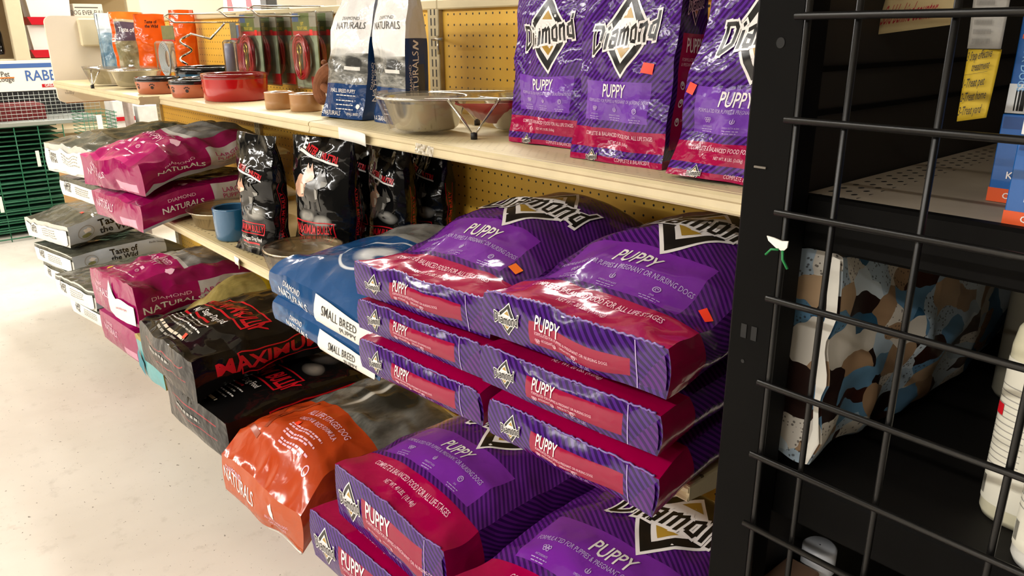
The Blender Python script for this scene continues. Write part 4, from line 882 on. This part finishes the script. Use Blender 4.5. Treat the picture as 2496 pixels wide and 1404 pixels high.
# yellow and teal bag
yb = Bag(.23, .56, .29, seed=67, wr=.009, front=.48, v1=.6)
ym = {'top': print_mat('yellow_top', '#a38f34', [('n', -1, 1, -1, .4, [(.3, '#4b4222'), (.5, '#8c7d46'), (.7, '#b3a165')], 9, .6), ('r', -1, 1, .40, .55, '#b59d20')], crinkle=.6), 'side': print_mat('yellow_side', '#8e7c3a', [], crinkle=.6), 'front': print_mat('teal_end', '#5fa3a6', [('r', -.2, .2, .12, .2, '#9a8734')], crinkle=.7)}
tag_bag(yb.make('dog_food_bag', ym, (-.915, -.60, DK), (0, 0, Y(2))), 'yellow-topped bag with teal end, squeezed between the magenta and black bags')
tf = MB(); V, F = cut2d(np.array([(-.15, .02), (-.05, .0), (-.03, .05), (-.1, .09)]), [(0, 1, 2, 3)], .012); yb.overlay(tf, 'front', V, F, mat('teal_paper', '#2f7f8e', .5), 12); tf.build('torn_corner', yb.o, fix=False)
GBB = 'large black dog food bags'
bully_lying(.41, .57, .145, (-.43, -.625, DK), (0, 0, Y(3)), 68, 'large black bag with red lettering, lower of two on the bottom deck', GBB, wr=.010, under=True)
b = bully_lying(.42, .58, .15, (-.575, -.64, DK+.148), (0, 0, Y(2)), 69, 'large black bag with red lettering and bright glare, upper of two on the bottom deck', GBB, droop=.02, yd=.1, wr=.011, side=.75); b.stick('price_sticker', 'top', .05, .05, .018, .016, STICK)
b = orange_lying(.39, .60, .17, (.016, -.635, DK+.008), (0, 0, Y(4)), 70, 'orange chicken and rice bag with a grey country road picture on the bottom deck', droop=.05, yd=.10, front=.62, v1=.2, wr=.009, rnd=.4); b.stick('price_sticker', 'top', .0, .13, .018, .013, STICK)
GQ = '40 pound purple puppy food bags'
kw = dict(wr=.005, side=.72)
puppy_lying(.40, .57, .138, (.478, -.615, DK), (0, 0, Y(2)), '40', 71, 'large purple puppy food bag at floor level, under another beside the orange bag', GQ, front=.9, under=True, **kw)
puppy_lying(.38, .56, .165, (.563, -.60, DK+.145), (0, 0, Y(0)), '40', 72, 'large purple puppy food bag on top at floor level, beside the orange bag', GQ, front=.74, **kw)
puppy_lying(.40, .55, .145, (.98, -.60, DK), (0, 0, Y(4)), '40', 73, 'large purple puppy food bag in the corner, under the one by the black post', GQ, front=.9, under=True, **kw)
puppy_lying(.395, .56, .175, (1.01, -.62, DK+.146), (0, 0, Y(4)), '40', 74, 'large purple puppy food bag nearest the camera, lying by the foot of the black post', GQ, front=.7, **kw)

# ------------------------------------------------------------------ black shelving unit and its wire grid
blkm = mat('black_enamel', '#0a0908', .6, var=.25, vscale=12, spec=.06); blk2 = mat('black_panel', '#211d17', .7, var=.15, vscale=5); dark = mat('dark_void', '#0c0b0a', .8)
unit = tag(empty('black_shelving_unit', (0, 0, 0)), 'black metal shelving unit behind a wire grid at the right', 'shelving')
ps = MB(); ps.box((1.278, -.618, 0), (1.3255, -.58, 2.0), blkm, .003); post = ps.build('corner_post', unit)
sl = MB()
for z in (1.262,): sl.lathe([(.0001, 0), (.0042, 0)], dark, 14)
hole = MB(); hole.add([(1.304+.004*math.cos(2*PI*i/16), -.6186, 1.249+.0045*math.sin(2*PI*i/16)) for i in range(16)], [tuple(range(16))], dark)
hole.build('bolt_hole', post); hole = MB(); hole.add([(1.297+.002*math.cos(2*PI*i/12), -.6186, .955+.002*math.sin(2*PI*i/12)) for i in range(12)], [tuple(range(12))], dark)
hole.build('bolt_hole', post)
for x in (1.292, 1.303): MB().box((x, -.6187, .979), (x+.006, -.6182, .993), dark).build('slot', post)
MB().box((1.290, -.6195, 1.142), (1.302, -.618, 1.144), mat('scraped_edge', '#6b645a', .5), .0003).build('scraped_tab', post)
sp = MB(); sp.box((1.2985, -.58, 0), (1.308, .02, 2.0), blk2)
for z0, z1 in ((1.223, 1.228), (1.184, 1.189), (1.30, 1.305), (1.34, 1.345)): sp.box((1.308, -.575, z0), (1.3105, .015, z1), blkm, .0005)
sp.build('side_panel', unit)
bp = MB(); bp.box((1.3085, .012, 0), (2.6, .022, 2.0), mat('back_steel', '#5b5346', .5, var=.1))
for k in range(16): bp.box((1.31, .006, .2+.11*k), (2.6, .013, .212+.11*k), blkm, .001)
bp.build('back_panel', unit)
greyd = perforated('dusty_shelf', '#4e483f', '#5d564a', '#221d17', -1, 1, .024, .016, .16, 1.0)
def gshelf(z, y0, lip, m, label, x1=2.6):
    d = MB().box((1.3115, y0, z-.01), (x1, .005, z), m, .002).build('metal_shelf'); tag(d, label, 'shelf', 'shelves of the black unit'); MB().box((1.3115, y0-.004, z-lip), (x1, y0+.012, z+.001), blkm, .003).build('shelf_lip', d)
def dusty():
    t = NT('dusty_deck'); X, Y, Z = t.xyz(t.obj()); row = t.math('FLOOR', t.math('DIVIDE', X, .011))
    ys = t.math('ADD', t.math('DIVIDE', Y, .024), t.math('MULTIPLY', row, .5)); a = t.math('MULTIPLY', t.math('SUBTRACT', t.math('FRACT', ys), .5), .024); b = t.math('MULTIPLY', t.math('SUBTRACT', t.math('FRACT', t.math('DIVIDE', X, .011)), .5), .011)
    r = t.math('SQRT', t.math('ADD', t.math('POWER', t.math('DIVIDE', a, 1.6), 2), t.math('POWER', b, 2))); m = t.math('MULTIPLY', t.math('LESS_THAN', r, .0026), t.math('MULTIPLY', t.math('GREATER_THAN', X, 1.318), t.math('LESS_THAN', X, 1.358)))
    t.set(Base_Color=t.mix(m, t.ramp(t.noise(t.obj(), 8, 5, .6), [(.3, '#857a6b'), (.7, '#998d7c')]), lin('#1f1a15')), Roughness=.75); return t.m
gshelf(1.115, -.575, .048, dusty(), 'dusty grey perforated shelf holding the blue boxes'); gshelf(.83, -.575, .05, mat('black_deck', '#100e0c', .6, var=.25, vscale=10, spec=.2), 'black shelf holding the patterned bag and the bottles'); gshelf(.42, -.575, .05, mat('black_deck', '#171512', .55), 'lowest black shelf, under the brown box')
grid = tag(empty('wire_grid', (0, 0, 0)), 'black wire grid panel hung over the front of the black shelving', 'wire grid')
gm = mat('black_wire', '#0e0d0c', .35, .0, spec=.35)
for z in (1.27, 1.187, 1.107, 1.027, .943, .866, .787, .705, .622, .54, 1.352, 1.434, .46, .38): MB().tube([(1.3195, -.6255, z), (2.35, -.6255, z)], .0031, gm, 10).build('wire', grid)
for x in (1.3275, 1.3695, 1.440, 1.531, 1.613, 1.695, 1.777, 1.86, 1.94, 2.02, 2.1, 2.18, 2.26, 2.34): MB().tube([(x, -.6198, .33), (x, -.6198, 1.50)], .0029, gm, 10).build('wire', grid)

# things on the black shelves
bl1, bl2 = mat('box_blue', '#0e57a0', .35, coat=.3), mat('box_side_blue', '#0a3f7c', .35); wcard = mat('box_white', '#d6d8d8', .5); orb = mat('box_orange', '#d8531f', .4)
def med_box(loc, rz, label, h_=.13, tall=False, w_=.09, d_=.03):
    root = tag(empty('medicine_box', loc, (0, 0, rz)), label, 'box', 'blue flea treatment boxes')
    MB().box((0, 0, 0), (w_, d_, h_), bl1, .0008).build('carton', root)
    q = MB()
    def fr(s_, x, z, h, m, up=False):
        V, F = text_mesh(s_, .015); V = V*h/.7; V = V-np.array((V[:, 0].min(), 0)); q.add([(x+p_[1], -.0009, z-p_[0]) if up else (x+p_[0], -.0009, z+p_[1]) for p_ in V], F, m)
    if tall:   # lettering runs down the box, above a white barcode panel
        MB().box((.0, -.0005, 0), (.030, .001, h_*.24), wcard).build('barcode_panel', root)
        for k in range(9): q.box((.006+.0022*k, -.0009, h_*.02), (.007+.0022*k+.0006*(k % 3), -.0006, h_*.19), dark)
        fr('PLUS', .006, h_*.86, .0075, WHITE, True); fr('FOR DOGS', .006, h_*.56, .0055, ink('pale_blue_ink', '#7fb0dd'), True); fr('eduraSure', .019, h_*.88, .013, WHITE, True)
        cr = MB(); cr.box((.003, -.0008, h_*.60), (.015, -.0003, h_*.635), orb); cr.box((.0072, -.0008, h_*.575), (.0108, -.0003, h_*.66), orb); cr.build('orange_cross', root)
    else:
        MB().box((-.0004, -.0004, 0), (w_+.0004, d_+.0004, h_*.16), orb).build('orange_band', root)
        fr('KILLS FLEAS & TICKS', .012, h_*.28, .006, WHITE); fr('CONVENIENT', .012, h_*.05, .005, WHITE); MB().box((.002, -.0006, h_*.84), (w_-.002, -.0002, h_*.97), bl2).build('dark_band', root)
    q.build('lettering', root)
    return root
SB = 1.1155
GBX = None
med_box((1.438, -.481, SB), Y(-2), 'blue flea treatment box behind, standing on the black shelf under another', h_=.075)
med_box((1.439, -.480, SB+.0758), Y(-2), 'blue flea treatment box with lettering running down and a barcode panel, stacked behind', h_=.10, tall=True)
med_box((1.478, -.566, SB), Y(-2), 'blue flea treatment box in front, with the orange band along its foot', h_=.068)
med_box((1.479, -.565, SB+.0688), Y(-2), 'blue flea treatment box on top of the front one, at the right edge', h_=.10, tall=True)
# hand-lettered sign, long note and zip tie
def sheet(name, P, m, label, cat, bend=.004):
    nx, ny = 10, 8; P = [Vector(p) for p in P]; n = (P[1]-P[0]).cross(P[3]-P[0]).normalized(); V = []
    for i in range(nx+1):
        for j in range(ny+1):
            a, b_ = i/nx, j/ny; p = (P[0]*(1-a)+P[1]*a)*(1-b_)+(P[3]*(1-a)+P[2]*a)*b_; V.append(p+n*bend*math.sin(a*PI*1.3)*math.sin(b_*2.2))
    mb = MB(); mb.add(V, [(i*(ny+1)+j, (i+1)*(ny+1)+j, (i+1)*(ny+1)+j+1, i*(ny+1)+j+1) for i in range(nx) for j in range(ny)], m, smooth=True)
    o = mb.build(name); o.modifiers.new('s', 'SOLIDIFY').thickness = .0006
    o['n'] = 0; del o['n']
    return tag(o, label, cat), P, n
def write(parent, P, n, lines, m, off=.0045):
    q = MB(); ux = (P[1]-P[0]); W_ = ux.length; ux = ux/W_; uz = (P[3]-P[0]); H_ = uz.length; uz = uz/H_
    for s_, x, z, h, cond, sk in lines:
        V, F = text_mesh(s_, .006); V = V*np.array((h*cond, h))/.7; V = V-np.array((V[:, 0].min(), 0))
        q.add([P[0]+ux*(x+a+b_*sk)+uz*(z+b_)-n*0+n*off for a, b_ in V], F, m)
    return q.build('writing', parent)
tanp = mat('tan_paper', '#c6b07f', .7, var=.08, bump=.1)
sg, P_, n_ = sheet('handwritten_sign', [(1.3045, -.45, 1.254), (1.377, -.455, 1.263), (1.3795, -.45, 1.33), (1.318, -.45, 1.33)], tanp, 'tan paper sign hand-lettered in red behind the wire grid', 'sign', .002)
write(sg, P_, n_, [('Sold behind counter', .004, .0085, .0175, .245, .15), ('Flea control', .010, .0305, .0165, .30, .15)], mat('red_marker', '#a5232a', .6), .004)
nt, P_, n_ = sheet('paper_note', [(1.4095, -.5, 1.183), (1.432, -.5, 1.188), (1.434, -.5, 1.243), (1.409, -.5, 1.243)], mat('yellow_paper', '#cfae2a', .6), 'yellow handwritten note hanging under the grey printed strip', 'note', .002)
write(nt, P_, n_, [('3 Step effective', .0012, .050, .0072, .30, .1), ('treatment', .006, .041, .0068, .34, .1), ('1-Treat pet', .0012, .028, .0072, .36, .1), ('2-Treat home', .0012, .0165, .0072, .34, .1), ('3-Treat yard', .0012, .005, .0072, .34, .1), ('______________', .001, .039, .003, .6, 0)], mat('black_marker', '#2a2118', .6), .0035)
gs, P_, n_ = sheet('printed_strip', [(1.409, -.503, 1.2435), (1.4345, -.503, 1.2435), (1.434, -.503, 1.36), (1.404, -.503, 1.36)], mat('grey_print', '#9b978f', .5, var=.2, vscale=90), 'long grey printed paper strip hanging behind the wire grid', 'paper', .002)
write(gs, P_, n_, [('IIIIIIIIIIIIIIII', .004, .004+.0075*k, .004, .6, 0) for k in range(14)], mat('faded_print', '#6a665f', .7), .003)
zt = tag(empty('zip_tie', (1.3275, -.625, 1.079)), 'white paper scrap tied to the wire grid with a green twist tie', 'tie')
pm = MB(); R3 = random.Random(5); pts_ = [(-.011, .007), (-.004, .0065), (.004, .005), (.010, .006), (.0095, .0), (.006, -.004), (-.001, -.002), (-.009, .003)]
pm.prism(pts_, -.006, -.0045, PAPER, 'y'); pm.build('paper_scrap', zt)
gmx = MB(); gt = mat('green_twist', '#0f7a3c', .5); gmx.tube([(-.010, -.0065, -.010), (-.005, -.0065, -.004), (.002, -.0065, -.003)], .0011, gt, 6); gmx.tube([(.006, -.0065, -.003), (.007, -.0065, -.011), (.0125, -.0065, -.0185)], .0012, gt, 6); gmx.build('green_tie', zt)

# patterned pad bag leaning on the side panel
def pad_mat():
    t = NT('dog_pattern'); uv = t.uv()
    v = t.n('ShaderNodeTexVoronoi'); v.inputs['Scale'].default_value = 34; mp = t.n('ShaderNodeMapping'); t.put(mp.inputs[0], uv); mp.inputs['Scale'].default_value = (1, .8, 1)
    ns = t.n('ShaderNodeTexNoise'); ns.inputs['Scale'].default_value = 18; t.put(ns.inputs['Vector'], uv)
    ad = t.n('ShaderNodeVectorMath', operation='MULTIPLY_ADD'); t.put(ad.inputs[0], ns.outputs['Color']); ad.inputs[1].default_value = (.05, .05, 0); t.t.links.new(mp.outputs[0], ad.inputs[2]); t.t.links.new(ad.outputs[0], v.inputs['Vector'])
    R_, G_, B_ = t.xyz(v.outputs['Color'])
    k = t.n('ShaderNodeValToRGB'); k.color_ramp.interpolation = 'CONSTANT'; t.put(k.inputs[0], R_); e = k.color_ramp.elements
    cs = ['#c9d6df', '#9c7f62', '#5d86a6', '#d3cdc2', '#35190f', '#b49878', '#a9bccb', '#2c5878', '#241410']
    while len(e) < len(cs): e.new(.5)
    for i, c in enumerate(cs): e[i].position = i/len(cs); e[i].color = lin(c)
    d = t.n('ShaderNodeTexVoronoi'); d.inputs['Scale'].default_value = 230; t.put(d.inputs['Vector'], uv)
    dots = t.math('MULTIPLY', t.math('LESS_THAN', d.outputs['Distance'], .28), t.math('GREATER_THAN', G_, .55))
    t.set(Base_Color=t.mix(t.math('MULTIPLY', dots, .75), k.outputs[0], lin('#2a1a14')), Roughness=.35); t.bump(t.noise(uv, 20, 3), .4, .004)
    return t.m
pdm = pad_mat()
b = Bag(.22, .49, .072, seed=81, side=.6, front=.55, v1=.45, end=.5, v2=.8, lift=.3, wr=.008, wf=15, fb=.0)
o = b.make('pad_bag', {'top': pdm, 'side': pdm, 'front': pdm}, (0, 0, 0), (0, 0, 0)); tag(o, 'blue and tan patterned bag with dog shapes leaning inside the black shelving', 'bag')
# local x -> up, y -> back, z -> toward +X of the room
o.matrix_world = Matrix.Translation((1.314, -.562, .952)) @ Matrix(((0, 0, 1, 0), (0, 1, 0, 0), (-1, 0, 0, 0), (0, 0, 0, 1)))
b.overlay(mbx := MB(), 'front', *cut2d(np.array([(-.108, .03), (.108, .03), (.108, .05), (-.108, .042)]), [(0, 1, 2, 3)], .012), PAPER, 12); mbx.build('white_seam', o, fix=False)
# bottles
def bottle(loc, h, r, body, label, capm, flat=.62, rz=0.0, lab=True):
    root = empty('spray_bottle', loc, (0, 0, rz))
    prof = [(.001, 0), (r*.92, 0), (r, .006), (r, h*.62), (r*.93, h*.68), (r*.5, h*.77), (r*.34, h*.80), (r*.34, h*.84)]
    m = MB().lathe(prof, body, 40); m.v = [(x, y*flat, z) for x, y, z in m.v]; m.build('body', root)
    m = MB().lathe([(r*.42, h*.82), (r*.42, h*.90), (r*.3, h*.96), (r*.3, h), (.001, h)], capm, 24); m.build('cap', root)
    if lab:
        def at(a, z, e=.0006): return ((r+e)*math.cos(a), (r+e)*flat*math.sin(a), z)
        n = 20; q = MB(); V = []
        for i in range(n+1):
            a = PI*.95+(PI*1.0)*i/n
            for z in (h*.06, h*.58): V.append(at(a, z))
        q.add(V, [(2*i, 2*i+2, 2*i+3, 2*i+1) for i in range(n)], mat('bottle_label', '#d3cfc0', .45), smooth=True)
        for k in range(14):
            a0, a1 = PI*1.02, PI*1.45; z = h*(.2+.022*k)
            q.add([at(a0+(a1-a0)*i/8, z+dz, .001) for i in range(9) for dz in (0, h*.0035)], [(2*i, 2*i+2, 2*i+3, 2*i+1) for i in range(8)], GRAY)
        for k in range(12):
            a0 = PI*1.1+.02*k; q.add([at(a0, h*.08, .001), at(a0+.010, h*.08, .001), at(a0+.010, h*.15, .001), at(a0, h*.15, .001)], [(0, 1, 2, 3)], BLACK)
        q.add([at(PI*1.10+.09*i, z, .0013) for i in range(5) for z in (h*.38, h*.42)], [(2*i, 2*i+2, 2*i+3, 2*i+1) for i in range(4)], RED)
        q.build('printed_label', root)
    return tag(root, label, 'bottle')
crm = mat('cream_plastic_bottle', '#c9c3a8', .3, coat=.2); whp = mat('white_plastic', '#cfcdc6', .35)
bottle((1.518, -.492, .8305), .27, .034, crm, 'cream spray bottle with red mark on the lower black shelf', whp)
bottle((1.564, -.548, .8305), .26, .036, whp, 'white bottle with barcode at the right edge, in front of the cream one', whp)
bottle((1.445, -.21, .8305), .24, .045, mat('dim_grey_plastic', '#8d8878', .4), 'grey bottle with dark blue cap standing at the back of the black shelf', mat('navy_cap', '#16243f', .4), lab=False)
# low shelf: box and small jar
cube('cardboard_box', (1.3125, -.568, .4205), (1.352, -.508, .684), mat('brown_card', '#8a6a54', .7, var=.15, vscale=10), bev=.002, label='brown cardboard box on the lowest black shelf', cat='box')
jr = MB().lathe([(.001, 0), (.020, 0), (.022, .004), (.022, .222), (.016, .247)], mat('brown_jar', '#1c1512', .2, coat=.5), 32).build('jar', None, (1.334, -.478, .4205)); tag(jr, 'dark jar with white lid and yellow label, behind the wire grid near the floor', 'jar')
MB().lathe([(.019, .244), (.019, .272), (.016, .275), (.001, .275)], mat('white_lid', '#e6e8ee', .35), 32).build('lid', jr)
q = MB(); q.add([(.0226*math.cos(t), .0226*math.sin(t), z) for t in np.linspace(-1.25, -.35, 7) for z in (.18, .232)], [(2*i, 2*i+2, 2*i+3, 2*i+1) for i in range(6)], mat('yellow_label', '#cdbb1f', .5), smooth=True); q.build('yellow_label', jr)

# ------------------------------------------------------------------ far end of the shop
bgm = mat('cream_shelf', '#cdbf9e', .5, var=.05)
dsp = tag(empty('far_shelving', (0, 0, 0)), 'cream shelving across the far end of the aisle', 'shelving')
for y in (-.205, -1.4, .55): MB().box((-4.66, y, 0), (-4.6, y+.09, 2.2), bgm, .004).build('upright', dsp)
for z in (1.10, .62, 1.62): MB().box((-5.05, -2.4, z-.035), (-4.62, .75, z), bgm, .004).build('shelf', dsp)
MB().box((-5.09, -2.4, 0), (-5.06, .75, 2.2), mat('far_back', '#b09a72', .7)).build('back_panel', dsp)
wplas = mat('white_feeder_plastic', '#ddd6cf', .35, coat=.2); rplas = mat('red_feeder_plastic', '#b3091c', .3, coat=.3)
def feeder(loc, label):
    root = tag(empty('poultry_feeder', loc), label, 'feeder', 'stacked white and red feeders')
    m = MB(); m.prism([(-.115, .05), (.13, .05), (.14, .21), (-.13, .21)], -.1, .1, wplas, 'x'); m.build('body', root)
    m = MB(); m.prism([(-.12, .0), (.12, .0), (.14, .05), (-.14, .05)], -.12, .12, rplas, 'x'); m.build('tray', root)
    return root
feeder((-4.74, .035, 1.105), 'white poultry feeder with red tray on the far shelf, lower of two'); feeder((-4.73, .05, 1.318), 'white poultry feeder with red tray, upper of two on the far shelf')
fbx = cube('carton', (-4.75, .21, 1.101), (-4.66, .40, 1.457), mat('cream_carton', '#cfc6b4', .6), bev=.003, label='cream carton with grey print beside the poultry feeders', cat='box')
q = MB()
for s_, y, z, h in (('DOG EVER FULL', .295, 1.385, .03),):
    V, F = text_mesh(s_); V = V*np.array((h*.7, h))/.7; q.add([(-4.6585, y+a, z+b_) for a, b_ in V], F, DGRAY)
q.box((-4.6595, .22, 1.43), (-4.6585, .37, 1.436), DGRAY); q.box((-4.6595, .25, 1.35), (-4.6585, .33, 1.362), GRAY); q.build('lettering', fbx)
bb = Bag(.19, .36, .09, seed=91, stand=True, side=.6, wr=.012, end=.1); o = bb.make('dog_food_bag', {'top': print_mat('far_black_bag', '#141313', [('r', -.02, .03, .06, .2, '#7a1a1c')], rough=.1, crinkle=1.0), 'front': print_mat('bully_bottom', '#0c0c0d')}, (-4.78, -.335, 1.125), (S90, 0, Y(80))); tag_bag(o, 'crinkled black bag on the far shelf at the left edge')
# hutch header board with its lettering
hd = cube('header_board', (-4.03, -1.0, .925), (-4.01, .05, 1.105), mat('white_board', '#e4e0d6', .5), bev=.001, label='white rabbit hutch header board with blue band above the cages', cat='sign')
q = MB(); blb = mat('blue_band', '#3c5f9c', .5); q.box((-4.0095, -1.0, 1.062), (-4.0085, .05, 1.088), blb)
for s_, y, z, h, m in (('RABBIT', -.155, .985, .062, blb), ('Pet', -.375, 1.015, .03, DGRAY), ('Lodge', -.375, .985, .03, DGRAY)):
    V, F = text_mesh(s_, .012); V = V*np.array((h*.82, h))/.7; q.add([(-4.0085, y+a, z+b_) for a, b_ in V], F, m)
q.box((-4.0095, -.19, .942), (-4.0085, .0, .962), rplas); V, F = text_mesh('GREAT', .01); V = V*.016/.7; q.add([(-4.0075, -.14+a, .946+b_) for a, b_ in V], F, WHITE); q.box((-4.009, -.41, 1.003), (-4.0083, -.33, 1.011), mat('orange_swash', '#c0702a', .5)); q.build('lettering', hd)
galv = mat('galvanised', '#a9ada6', .4, .6); grn = mat('green_wire', '#17603f', .4); 
hut = tag(empty('wire_hutch', (0, 0, 0)), 'galvanised wire hutch with grey tray under the header board', 'cage')
q = MB()
for z in np.arange(.745, .915, .022): q.tube([(-4.01, -1.0, z), (-4.01, .12, z)], .0018, galv, 4)
for y in np.arange(-1.0, .13, .028): q.tube([(-4.012, y, .735), (-4.012, y, .92)], .0016, galv, 4)
q.build('mesh_front', hut)
MB().box((-4.45, -1.0, .715), (-3.99, .12, .742), galv, .003).build('tray', hut)
MB().box((-4.47, -1.0, .742), (-4.44, .12, .93), dark).build('rear_panel', hut)
for y0, y1, c in ((-.98, -.60, '#5e0f16'), (-.52, -.18, '#6a1016')): cube('red_carton', (-4.4, y0, .7425), (-4.1, y1, .835), mat('carton_'+c[1:], c, .5, var=.4, vscale=30), bev=.003, label='red carton inside the wire hutch, %s' % ('at the left edge' if y0 < -.7 else 'behind the mesh next to the white board'), cat='box')
cg = tag(empty('wire_cage', (0, 0, 0)), 'stacked green wire cage on the floor at the far end', 'cage')
q = MB()
for z in np.arange(.02, .71, .058): q.tube([(-4.02, -1.1, z), (-4.02, -.12, z)], .0045, grn, 5)
q.build('cross_wires', cg); q = MB()
for y in (-1.1, -.95, -.80, -.65, -.52, -.39, -.26, -.12): q.tube([(-4.025, y, 0), (-4.0, y, .71)], .0035, grn, 5)
q.build('upright_wires', cg)
q = MB()
for z in np.arange(.03, .7, .029): q.tube([(-4.18, -1.1, z), (-4.18, -.12, z)], .006, grn, 4); q.box((-4.54, -1.1, z), (-4.2, -.12, z+.003), mat('green_slat', '#12513a', .5))
q.build('inner_trays', cg)
MB().box((-4.57, -1.1, .0), (-4.55, -.1, .69), mat('dark_red_boxes', '#3a1614', .6, var=.6, vscale=14)).build('rear_panel', cg)
for z, y in ((.46, -.30), (.20, -.55), (.59, -.62)): MB().box((-4.0, y, z), (-3.996, y+.02, z+.10), PAPER, .0005, M=Matrix.Rotation(.0, 4, 'X')).build('paper_tag', cg)
bsk = tag(empty('wire_basket', (-3.6, 0, .0)), 'green wire basket behind the shelf end', 'basket')
q = MB()
for z in np.arange(.60, .815, .022): q.tube([(0, -.08, z), (0, .09+.02*(z-.6)*5, z), (-.3, .1, z), (-.3, -.08, z)], .002, grn, 4, True)
for y in np.arange(-.08, .1, .025): q.tube([(0, y, .45), (0, y, .81)], .002, grn, 4)
q.build('wires', bsk)
MB().box((.002, -.01, .60), (.004, .02, .79), PAPER).build('paper_tag', bsk)
cb_ = cube('cardboard_sheet', (0, 0, 0), (.012, .13, .70), mat('cardboard_sheet', '#b08a58', .8, var=.06), bev=.001, label='tan cardboard sheet leaning behind the grey bags', cat='cardboard'); cb_.matrix_world = Matrix.Translation((-3.2, -.335, .0)) @ Matrix.Rotation(-.03, 4, 'Y')
cube('storage_tote', (-3.55, -.27, 0), (-3.3, .0, .46), mat('mint_plastic', '#7fa588', .4), bev=.01, label='mint green tote behind the cardboard sheet', cat='tote')
for i, (y0, y1, z1, c, l) in enumerate(((.12, .24, .86, '#d8d4d0', 'white jug carton on the floor shelf seen under the tan shelf'), (.26, .42, .82, '#c9c9c4', 'pale carton on the floor shelf seen under the tan shelf'))): cube('carton', (-3.9, y0, .63), (-3.7, y1, z1), mat('bg_carton%d' % i, c, .5, var=.2, vscale=20), bev=.004, label=l, cat='box')
cube('red_tray', (-3.69, .125, .735), (-3.685, .235, .76), rplas, label='red strip on the white jug carton', cat='tray')
lowt = tag(empty('low_table', (0, 0, 0)), 'cream low table behind the shelf end', 'table'); MB().box((-4.0, .125, .60), (-3.6, .75, .63), bgm, .004).build('table_top', lowt)
for y in (.13, .70): MB().box((-3.98, y, 0), (-3.62, y+.03, .60), bgm).build('leg', lowt)
# seen over the top of the run
wt = mat('white_goods', '#e9e6df', .5)
wb = NT('lit_blind'); wb.set(Base_Color=lin('#f2efe8'), Roughness=.7); xb, yb_, zb_ = wb.xyz(wb.obj()); wb.set(Emission_Color=(1, .98, .94, 1), Emission_Strength=wb.math('MULTIPLY_ADD', wb.math('LESS_THAN', wb.math('FRACT', wb.math('DIVIDE', xb, .09)), .12), -.5, 1.1))
cube('window_1', (-8.5, 4.93, 1.05), (-2.0, 4.99, 2.6), wb.m, kind='structure')
bk = tag(empty('far_counter', (0, 0, 0)), 'white shelving of goods in the next aisle, over the top rail', 'shelving'); MB().box((-6.2, 1.45, 0), (-3.2, 1.9, 1.40), wt, .005).build('carcass', bk)
def tent(loc, label, c):
    root = tag(empty('paper_bag', loc), label, 'bag', 'white and red bags in the next aisle'); MB().prism([(-.12, 0), (.12, 0), (.035, .30), (-.035, .30)], -.05, .05, mat('bag_white', '#dfd5cf', .5), 'y').build('sack', root); MB().prism([(-.01, .0), (.11, .0), (.035, .27), (.0, .27)], -.053, -.0505, mat('bag_red_'+c[1:], c, .5), 'y').build('red_panel', root); return root
tent((-5.0, 1.5, 1.40), 'white and red bag in the next aisle, left of two', '#c41326'); tent((-4.62, 1.5, 1.40), 'white and dark red bag in the next aisle, right of two', '#a3263a')
cube('black_case', (-4.42, 1.47, 1.40), (-4.30, 1.56, 1.62), mat('black_case', '#26241f', .5), bev=.01, label='black case standing beyond the top rail above the hooks', cat='case')
for i, (x0, x1, c, l) in enumerate(((-.05, .03, '#b3121c', 'red carton on top of the shelving run'), (.04, .11, '#a98a62', 'tan carton on top of the shelving run'), (.112, .14, '#b3121c', 'narrow red carton on top of the shelving run'), (.145, .50, '#d9c21f', 'yellow carton on top of the shelving run'))): cube('carton', (x0, .04, 1.3365), (x1, .15, 1.46), mat('top_carton%d' % i, c, .5), bev=.002, label=l, cat='box')
cube('shelf_ledge', (-1.2, .031, 1.30), (1.19, .30, 1.336), tanm, run, bev=.002)
